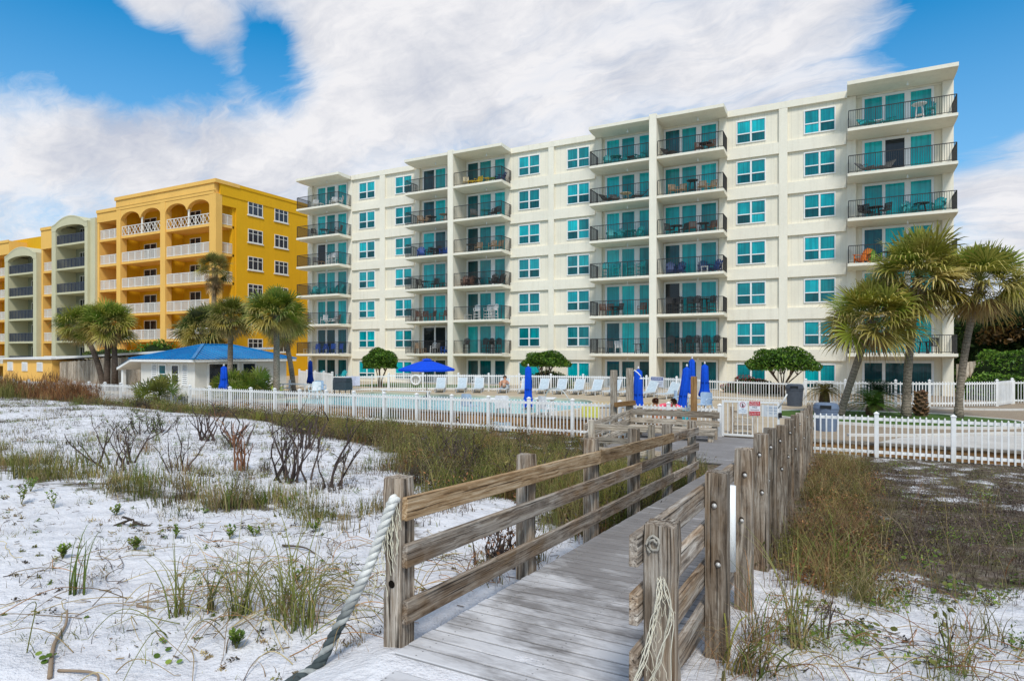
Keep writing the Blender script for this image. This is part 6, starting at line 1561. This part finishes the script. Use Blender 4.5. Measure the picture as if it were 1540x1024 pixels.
# long arching dead stems around the foreground clumps
mb=MB()
for k in range(230):
    x,y=(RS.normal(-3.6,.8),RS.normal(3.35,.55)) if k<140 else (RS.uniform(-.5,1.6),RS.uniform(3.9,5.9))
    if onwalk(x,y): continue
    a=RS.uniform(0,6.28); L=RS.uniform(.25,.85); hh=RS.uniform(.03,.16)*(1.3 if k<140 else 1); P_=[]; b=RS.normal(0,.9)
    for i in range(13):
        u=i/12; P_.append((x,y,sand_h(x,y)+.006+hh*math.sin(PI*min(1,u*1.08)))); a+=b/12+RS.normal(0,.06); x+=math.cos(a)*L/12; y+=math.sin(a)*L/12
        if onwalk(x,y): break
    if len(P_)>4: mb.tube(P_,[.0038*(1-.6*i/len(P_)) for i in range(len(P_))],4,col=pick(DRY+RUST[2:3]+OLIVE[:2] if k<140 else DRY[1:]+RUST+DEADC[:1],1,.25)[0],cap=False)
stuff(mb,'arching_stems','twig')
stuff(tufts(70,(-.5,4.5,4.2,7.4,lambda x,y:.25+.75*(noise2(x*1.4,y*1.2,1.3)>.5)),(.10,.34),26,.09,TG+RUST[:1]+DKB[:1],.006,(.3,1.5),5),'grass_tufts')
stuff(leafies(190,(-.5,7,4.9,8.2,lambda x,y:(noise2(x*1.4,y*1.2,1.3)>.48)),(.05,.16),[FRESH,FRESH,OLIVE,DKB],.016),'ground_cover','leaf')
# creeping round-leaved vine on the right-hand sand, and leaf sprigs
def leafdisc(mb,p,r,n,col):
    n=Vector(n).normalized(); s=n.cross(Vector((0,1,0.01))).normalized(); t_=n.cross(s)
    mb.add([Vector(p)+s*math.cos(2*PI*k/7)*r+t_*math.sin(2*PI*k/7)*r*.85 for k in range(7)],FN=[list(range(7))],col=col)
mb=MB()
for k in range(720):
    x=RS.uniform(-.4,6.5); y=RS.uniform(4.6,9.5)
    if RS.rand()>(noise2(x*1.4,y*1.2,1.3)>.52)*(1.0 if y>5.2 else .5): continue
    for q in range(RS.randint(1,4)):
        xx,yy=x+RS.normal(0,.06),y+RS.normal(0,.06); leafdisc(mb,(xx,yy,sand_h(xx,yy)+RS.uniform(.01,.07)),RS.uniform(.012,.028),(RS.normal(0,.4),RS.normal(0,.4)-.3,1),pick(FRESH+OLIVE[:1],1)[0])
stuff(mb,'creeping_vine','leaf')

def foot(x,y): return (x,y,sand_h(x,y)-.01)
def clump(label,x,y,n,h,spread,lean,width,pal,dirs=None,group=None,name='grass_clump',seg=6,dead=0,tip=None):
    T=thing(name,label,'grass',foot(x,y),0,group); mb=MB(); n=int(n*1.7) if n<30 else n; width*=1.25; r=RS.normal(0,spread*1.3,(n,2))
    P_=np.column_stack([r[:,0],r[:,1],np.zeros(n)])
    dr=RS.uniform(0,6.28,n) if dirs is None else RS.normal(dirs[0],dirs[1],n)
    n=len(P_); blades(mb,P_,1.25*h*RS.uniform(.45,1.1,n),dr,RS.uniform(lean[0],lean[1],n),width*RS.uniform(.6,1.2,n),pick(pal,n),seg,tipfade=tip)
    mb.build('green_blades',M['grass'],T)
    if dead:
        mb=MB(); r=RS.normal(0,spread*1.3,(dead,2)); blades(mb,np.column_stack([r[:,0],r[:,1],np.full(dead,.01)]),h*RS.uniform(.5,1.35,dead),RS.uniform(0,6.28,dead),RS.uniform(.9,1.9,dead),np.full(dead,.005),pick(DRY[1:]+DEADC[:1]+RUST[2:3],dead),6); mb.build('dead_blades',M['grass'],T)
    return T
G1=[(.15,.19,.04),(.20,.23,.06),(.11,.15,.03),(.27,.25,.09)]
clump('arching grass clump on the open sand, left of two small clumps',-4.26,2.92,14,.62,.02,(.5,1.2),.011,G1,(2.6,1.2),dead=10,tip=(.34,.27,.12))
clump('small upright grass clump between two larger arching clumps on the sand',-4.12,3.08,9,.50,.02,(.3,.9),.010,G1,(.4,1.0),dead=8)
clump('arching grass clump with tall straight blades in the middle of the white sand',-3.83,3.08,20,.66,.035,(.2,1.2),.011,G1,None,dead=16,tip=(.34,.27,.12))
clump('long sprawling grass clump left of the rope, blades bent to both sides',-3.52,3.22,24,.85,.05,(.4,1.5),.011,G1,None,dead=26,tip=(.36,.28,.13))
clump('green and tan grass clump close to the hanging rope',-3.24,3.12,24,.78,.06,(.3,1.5),.011,G1,(2.2,1.5),dead=26,tip=(.36,.28,.13))
clump('leaning pair of long green blades alone on the left sand',-5.42,2.86,6,.62,.02,(.4,.7),.014,[(.12,.17,.03)],(2.4,.25),dead=10)
clump('tan bushy grass clump standing alone beyond the arching clumps',-7.04,5.42,90,.48,.10,(.2,.8),.010,DRY[:3]+G1[:2],None,seg=4,dead=14)
clump('yellow green grass clump at the left edge of the grassy band',-11.0,5.3,110,.50,.28,(.1,.6),.012,OLIVE+G1,None,seg=4,dead=20)
clump('straw coloured grass clump beside the leftmost dark twiggy shrub',-10.3,5.75,80,.46,.18,(.1,.6),.011,DRY[:2]+G1,None,seg=4,dead=18)
clump('bright green slender grass clump in front of the leftmost dark twiggy shrub',-9.2,5.7,36,.42,.10,(.1,.5),.010,FRESH+G1[:1],None,seg=4)
clump('olive grass clump right of the leftmost dark twiggy shrub',-8.2,5.75,60,.42,.16,(.1,.7),.010,OLIVE+DRY[:1],None,seg=4,dead=12)
clump('tall upright green grass clump on sand by the right hand posts',-.27,4.85,34,.85,.035,(.08,.55),.010,FRESH+G1+DRY[:1],None,dead=26,tip=(.40,.33,.14))
clump('reddish dry grass clump leaning against the second right hand post',-.50,4.75,18,.70,.06,(.3,1.1),.007,RUST[2:3]+DRY[:2]+G1[:1],None,dead=40)
clump('low matted grass with long flat yellow green blades beside the near right post',-.50,4.05,16,.70,.06,(.9,1.5),.014,G1+[(.30,.29,.06)],(.1,.9),dead=120)
clump('fresh green grass clump at the edge of the brown scrub on the right',-.02,7.2,46,.58,.07,(.15,.7),.011,FRESH+OLIVE[:2],None,dead=16)
clump('thin grass clump with tall straw blades near the bottom right',.66,4.95,22,.52,.06,(.2,.9),.007,G1+DRY[:2],None,dead=24)
clump('sparse grass clump beside the small dark twig on the right sand',.95,5.9,24,.44,.10,(.2,.9),.007,OLIVE+DRY[:1]+RUST[:1],None,dead=24)
clump('grass clump at the foot of the left rail, behind the second left post',-2.75,5.6,40,.52,.10,(.2,.9),.009,OLIVE+DRY[:2],None,dead=40)
clump('grass clump under the lower left rail between the first two posts',-2.72,4.6,26,.36,.08,(.3,1.2),.008,RUST[:2]+OLIVE[:2],None,dead=40)
def twiggy(label,x,y,h,n,spread,col=DEADC[2],leaves=0,seg=6,name='bare_shrub',lc=None,group='burnt looking bare shrubs on the sand',th=.016):
    T=thing(name,label,'shrub',foot(x,y),0,group); mb=MB(); tips=[]; h*=.66 if n<20 else .75; th*=1.15 if n<20 else .9
    def grow(p,d,L,r,lev):
        P_=[p]; k=4
        for i in range(k):
            d=(d+Vector((RS.normal(0,.18),RS.normal(0,.18),.06))).normalized(); P_.append(P_[-1]+d*L/k)
            if lev<2 and i>0 and RS.rand()<.5:
                grow(P_[-1],(d+Vector((RS.normal(0,.6),RS.normal(0,.6),.2))).normalized(),L*RS.uniform(.35,.65),r*.6,lev+1)
        mb.tube(P_,[r*(1-.7*i/k) for i in range(k+1)],5,col=pick([col,cmul(col,1.3)],1)[0],cap=False); tips.extend(P_[1:])
    for k in range(n):
        a=RS.uniform(0,6.28); ti=RS.uniform(.1,.75); grow(Vector((RS.normal(0,spread*.25),RS.normal(0,spread*.25),0)),Vector((math.cos(a)*ti*spread*1.6,math.sin(a)*ti*spread*1.6,.9)).normalized(),h*RS.uniform(.6,1.1),th*RS.uniform(.6,1.2),0)
    mb.build('branches',M['twig'],T)
    if leaves:
        mb=MB(); pts=[tuple(tips[RS.randint(len(tips))]+Vector(RS.normal(0,.03,3))) for _ in range(leaves)]; leaf_cloud(mb,pts,.03,lc or FRESH); mb.build('leaves',M['leaf'],T)
twiggy('dark twiggy shrub in the grassy band, leftmost of the bare shrubs',-10.9,6.45,.95,15,.75)
twiggy('leaning bare stems right of the leftmost dark shrub',-9.7,6.7,.85,7,.5)
twiggy('biggest dark bare shrub, standing on the sand left of the boardwalk scrub',-7.35,6.85,1.15,17,.45,leaves=50,lc=OLIVE)
twiggy('curved bare stems right of the biggest dark shrub',-6.7,7.1,1.05,6,.35,leaves=20,lc=OLIVE)
twiggy('low dark shrub with green leaves spreading on the far sand',-15.0,9.7,.55,26,1.0,leaves=420,lc=[(.10,.13,.03),(.14,.17,.05),(.06,.07,.03)],name='leafy_shrub')
twiggy('bare forked dark stems on the far sand, behind the low leafy shrub to the right',-12.3,9.2,.95,9,.65,th=.024)
twiggy('upright pair of dark burnt stems between the forked stems and the biggest shrub',-11.2,9.0,.90,6,.28,th=.024)
twiggy('bare spreading dark stems at the scrub edge on the far sand',-9.9,9.6,1.0,8,.6,th=.022)
twiggy('tall reddish bare stems in the middle of the grassy band',-9.0,7.3,.95,10,.18,RUST[3],name='bare_shrub')
twiggy('dark brown low shrub under the left rail near the second left post',-2.95,5.25,.40,22,.5,leaves=160,lc=RUST+DEADC)
twiggy('dark bushy shrub among the green scrub beyond the near left post',-6.0,9.6,.95,20,.7,leaves=260,lc=DEADC+OLIVE[:2],group='dark shrubs in the green scrub')
twiggy('dark bushy shrub in the scrub behind the first left rail',-4.6,9.3,.85,18,.7,leaves=260,lc=DEADC+OLIVE,group='dark shrubs in the green scrub')
twiggy('small dark twig standing upright on the right hand sand',.72,5.55,.34,4,.12,leaves=20,lc=OLIVE,th=.008)
twiggy('small dark twig by the tall grass clump on the right',-.18,5.25,.42,4,.2,th=.008)
twiggy('grey leafless bush growing through the left platform rail',-5.55,15.6,.95,22,.5,(.30,.28,.25),leaves=160,lc=[(.30,.29,.26),(.24,.23,.2)],name='grey_bush',group=None)
for i,(x,y,rx,h,lab) in enumerate(((-37.3,16.3,1.5,1.25,'rust brown bush on the dune below the yellow annexe, leftmost of the rust bushes'),(-33.9,16.5,1.5,1.45,'tallest rust brown bush on the dune in front of the grey screen boards'),(-31.8,16.6,.95,1.3,'rust brown bush covering the left end of the picket fence'),(-40.0,16.3,2.0,1.3,'olive brown bush at the far left edge of the dune'))):
    T=thing('dune_bush',lab,'shrub',foot(x,y),0,'brushy bushes at the left end of the dune'); mb=MB(); n=2400; pts=np.array(dome_pts(n,rx,1.1,h,0,.7,.3)); pts[:,2]*=.72; pts[:,2]=np.maximum(pts[:,2],0)
    pal=RUST+RUST+DRY[1:2]+[(.46,.24,.10)] if i!=3 else OLIVE+RUST[:1]+DRY[3:]
    blades(mb,pts,RS.uniform(.2,.5,n),RS.uniform(0,6.28,n),RS.uniform(.1,.8,n),np.full(n,.020),pick(pal,n,.45),3); mb.build('foliage',M['grass'],T)
def sprig(label,x,y,h,n,pal=FRESH,group='small leafy sprigs on the white sand',s=1.0):
    T=thing('leafy_sprig',label,'plant',foot(x,y),0,group); mb=MB(); sm=MB()
    for k in range(n):
        a=RS.uniform(0,6.28); ti=RS.uniform(.1,.6); top=Vector((math.cos(a)*ti*h,math.sin(a)*ti*h,h*RS.uniform(.6,1.0))); sm.tube([(0,0,0),top*.5+Vector((0,0,.01)),top],[.004,.003,.002],4,col=(.16,.15,.05),cap=False)
        for q in range(11):
            u=.35+.65*q/10; p=top*u; b=q*2.4; e=Vector((math.cos(b),math.sin(b),.55+.5*u)).normalized(); L=.045*s*RS.uniform(.7,1.2); w=e.cross(Vector((0,0,1))).normalized()*L*.24; c=pick(pal,1)[0]
            mb.add([p,p+e*L*.5+w,p+e*L-Vector((0,0,L*.1)),p+e*L*.5-w],[(0,1,2,3)],col=np.clip(c,0,1))
    sm.build('stems',M['twig'],T); mb.build('leaves',M['leaf'],T)
SPR=[(-6.08,3.72,'leafy green sprig in the middle of the left sand, lowest of its row'),(-6.33,3.2,'tiny leafy sprig alone on the far left sand'),(-6.15,4.18,'leafy sprig on thin stem above the lone middle sprig'),(-7.73,4.5,'leafy sprig near the dark root on the left sand'),(-5.68,4.47,'small round leafy sprig right of the thin stemmed one'),(-5.56,4.68,'leafy sprig below the tan bushy clump'),(-4.05,3.84,'leafy sprig behind the sprawling grass clump'),(-3.42,2.74,'small leafy sprig in front of the rope side grasses'),(-9.46,4.4,'tall leafy sprig on the sand, leftmost of all the sprigs'),(-8.92,4.05,'broad leafy sprig beside the curled dry runners at far left'),(-8.5,4.2,'bushy green sprig right of the far left sprigs'),(-6.45,5.9,'leafy sprig below the biggest dark shrub'),(-5.2,5.2,'leafy sprig in the grass left of the near left post'),(-4.2,5.6,'bright leafy sprig between rope post and scrub')]
for i,(x,y,lab) in enumerate(SPR): sprig(lab,x,y,.13 if i not in (8,9,10) else .26,RS.randint(3,6),FRESH if i%3 else FRESH+OLIVE[:1],s=1.25)
for i,(x,y,lab) in enumerate(((-3.91,2.60,'pair of round green leaves flat on the sand, uppermost of three pairs'),(-3.74,2.50,'round green leaf flat on the sand, middle of three'),(-3.61,2.44,'round green leaf flat on the sand, lowest of three'),(-4.29,2.08,'jagged green leaf rosette low at the bottom left'),(-7.05,5.2,'cluster of round bright leaves near the tan bushy clump'))):
    T=thing('leaf_rosette',lab,'plant',foot(x,y),0,'round leaves on the sand'); mb=MB()
    for q in range(2 if i<3 else 6): leafdisc(mb,(RS.normal(0,.025),RS.normal(0,.025),.02+.008*q),.022,(RS.normal(0,.2),-.3,1),pick(FRESH,1)[0])
    mb.build('leaves',M['leaf'],T)
o=thing('dry_root','dark curled dry root lying on the left sand','driftwood',foot(-7.1,4.3)); mb=MB()
for P_ in (((-.22,.02,.0),(-.10,.0,.05),(.0,.02,.08),(.08,-.02,.05),(.20,.03,.06)),((-.02,.02,.07),(-.05,-.06,.12),(.03,-.1,.13)),((.05,0,.06),(.12,.06,.02),(.16,.12,.0)),((-.10,0,.05),(-.16,-.08,.02),(-.15,-.14,.0)),((0,0,.03),(.03,.03,-.03),(.0,.0,-.05))):
    mb.tube(spline(P_,5),[.016-.0006*i for i in range(5*(len(P_)-1)+1)],6,col=(.075,.058,.045))
mb.build('root',M['twig'],o)
def stick(label,P_,r,col=(.30,.22,.15)):
    P_=[Vector((x,y,sand_h(x,y)+z)) for x,y,z in P_]; mb=MB(); Q=spline(P_,6); mb.tube(Q,[r*(1-.6*i/len(Q)) for i in range(len(Q))],7,col=col); tag(mb.build('stick',M['twig'],smooth=True),label,'stick')
stick('long curved dry stick at the bottom left of the sand',[(-4.05,1.98,.015),(-4.45,2.2,.02),(-4.75,2.42,.02),(-4.98,2.55,.05)],.014)
stick('thin dry stick branching from the foot of the long curved stick',[(-4.1,2.05,.01),(-3.85,2.12,.03),(-3.7,2.05,.02),(-3.5,1.95,.01)],.009)
stick('short dry stick lying on sand beside the leaning green blades',[(-4.75,2.92,.01),(-4.62,2.93,.012),(-4.5,2.9,.01)],.010)
stick('short dark stick on the sand left of the near left post',[(-5.05,4.6,.02),(-4.8,4.65,.03),(-4.6,4.6,.015)],.012,(.10,.075,.06))
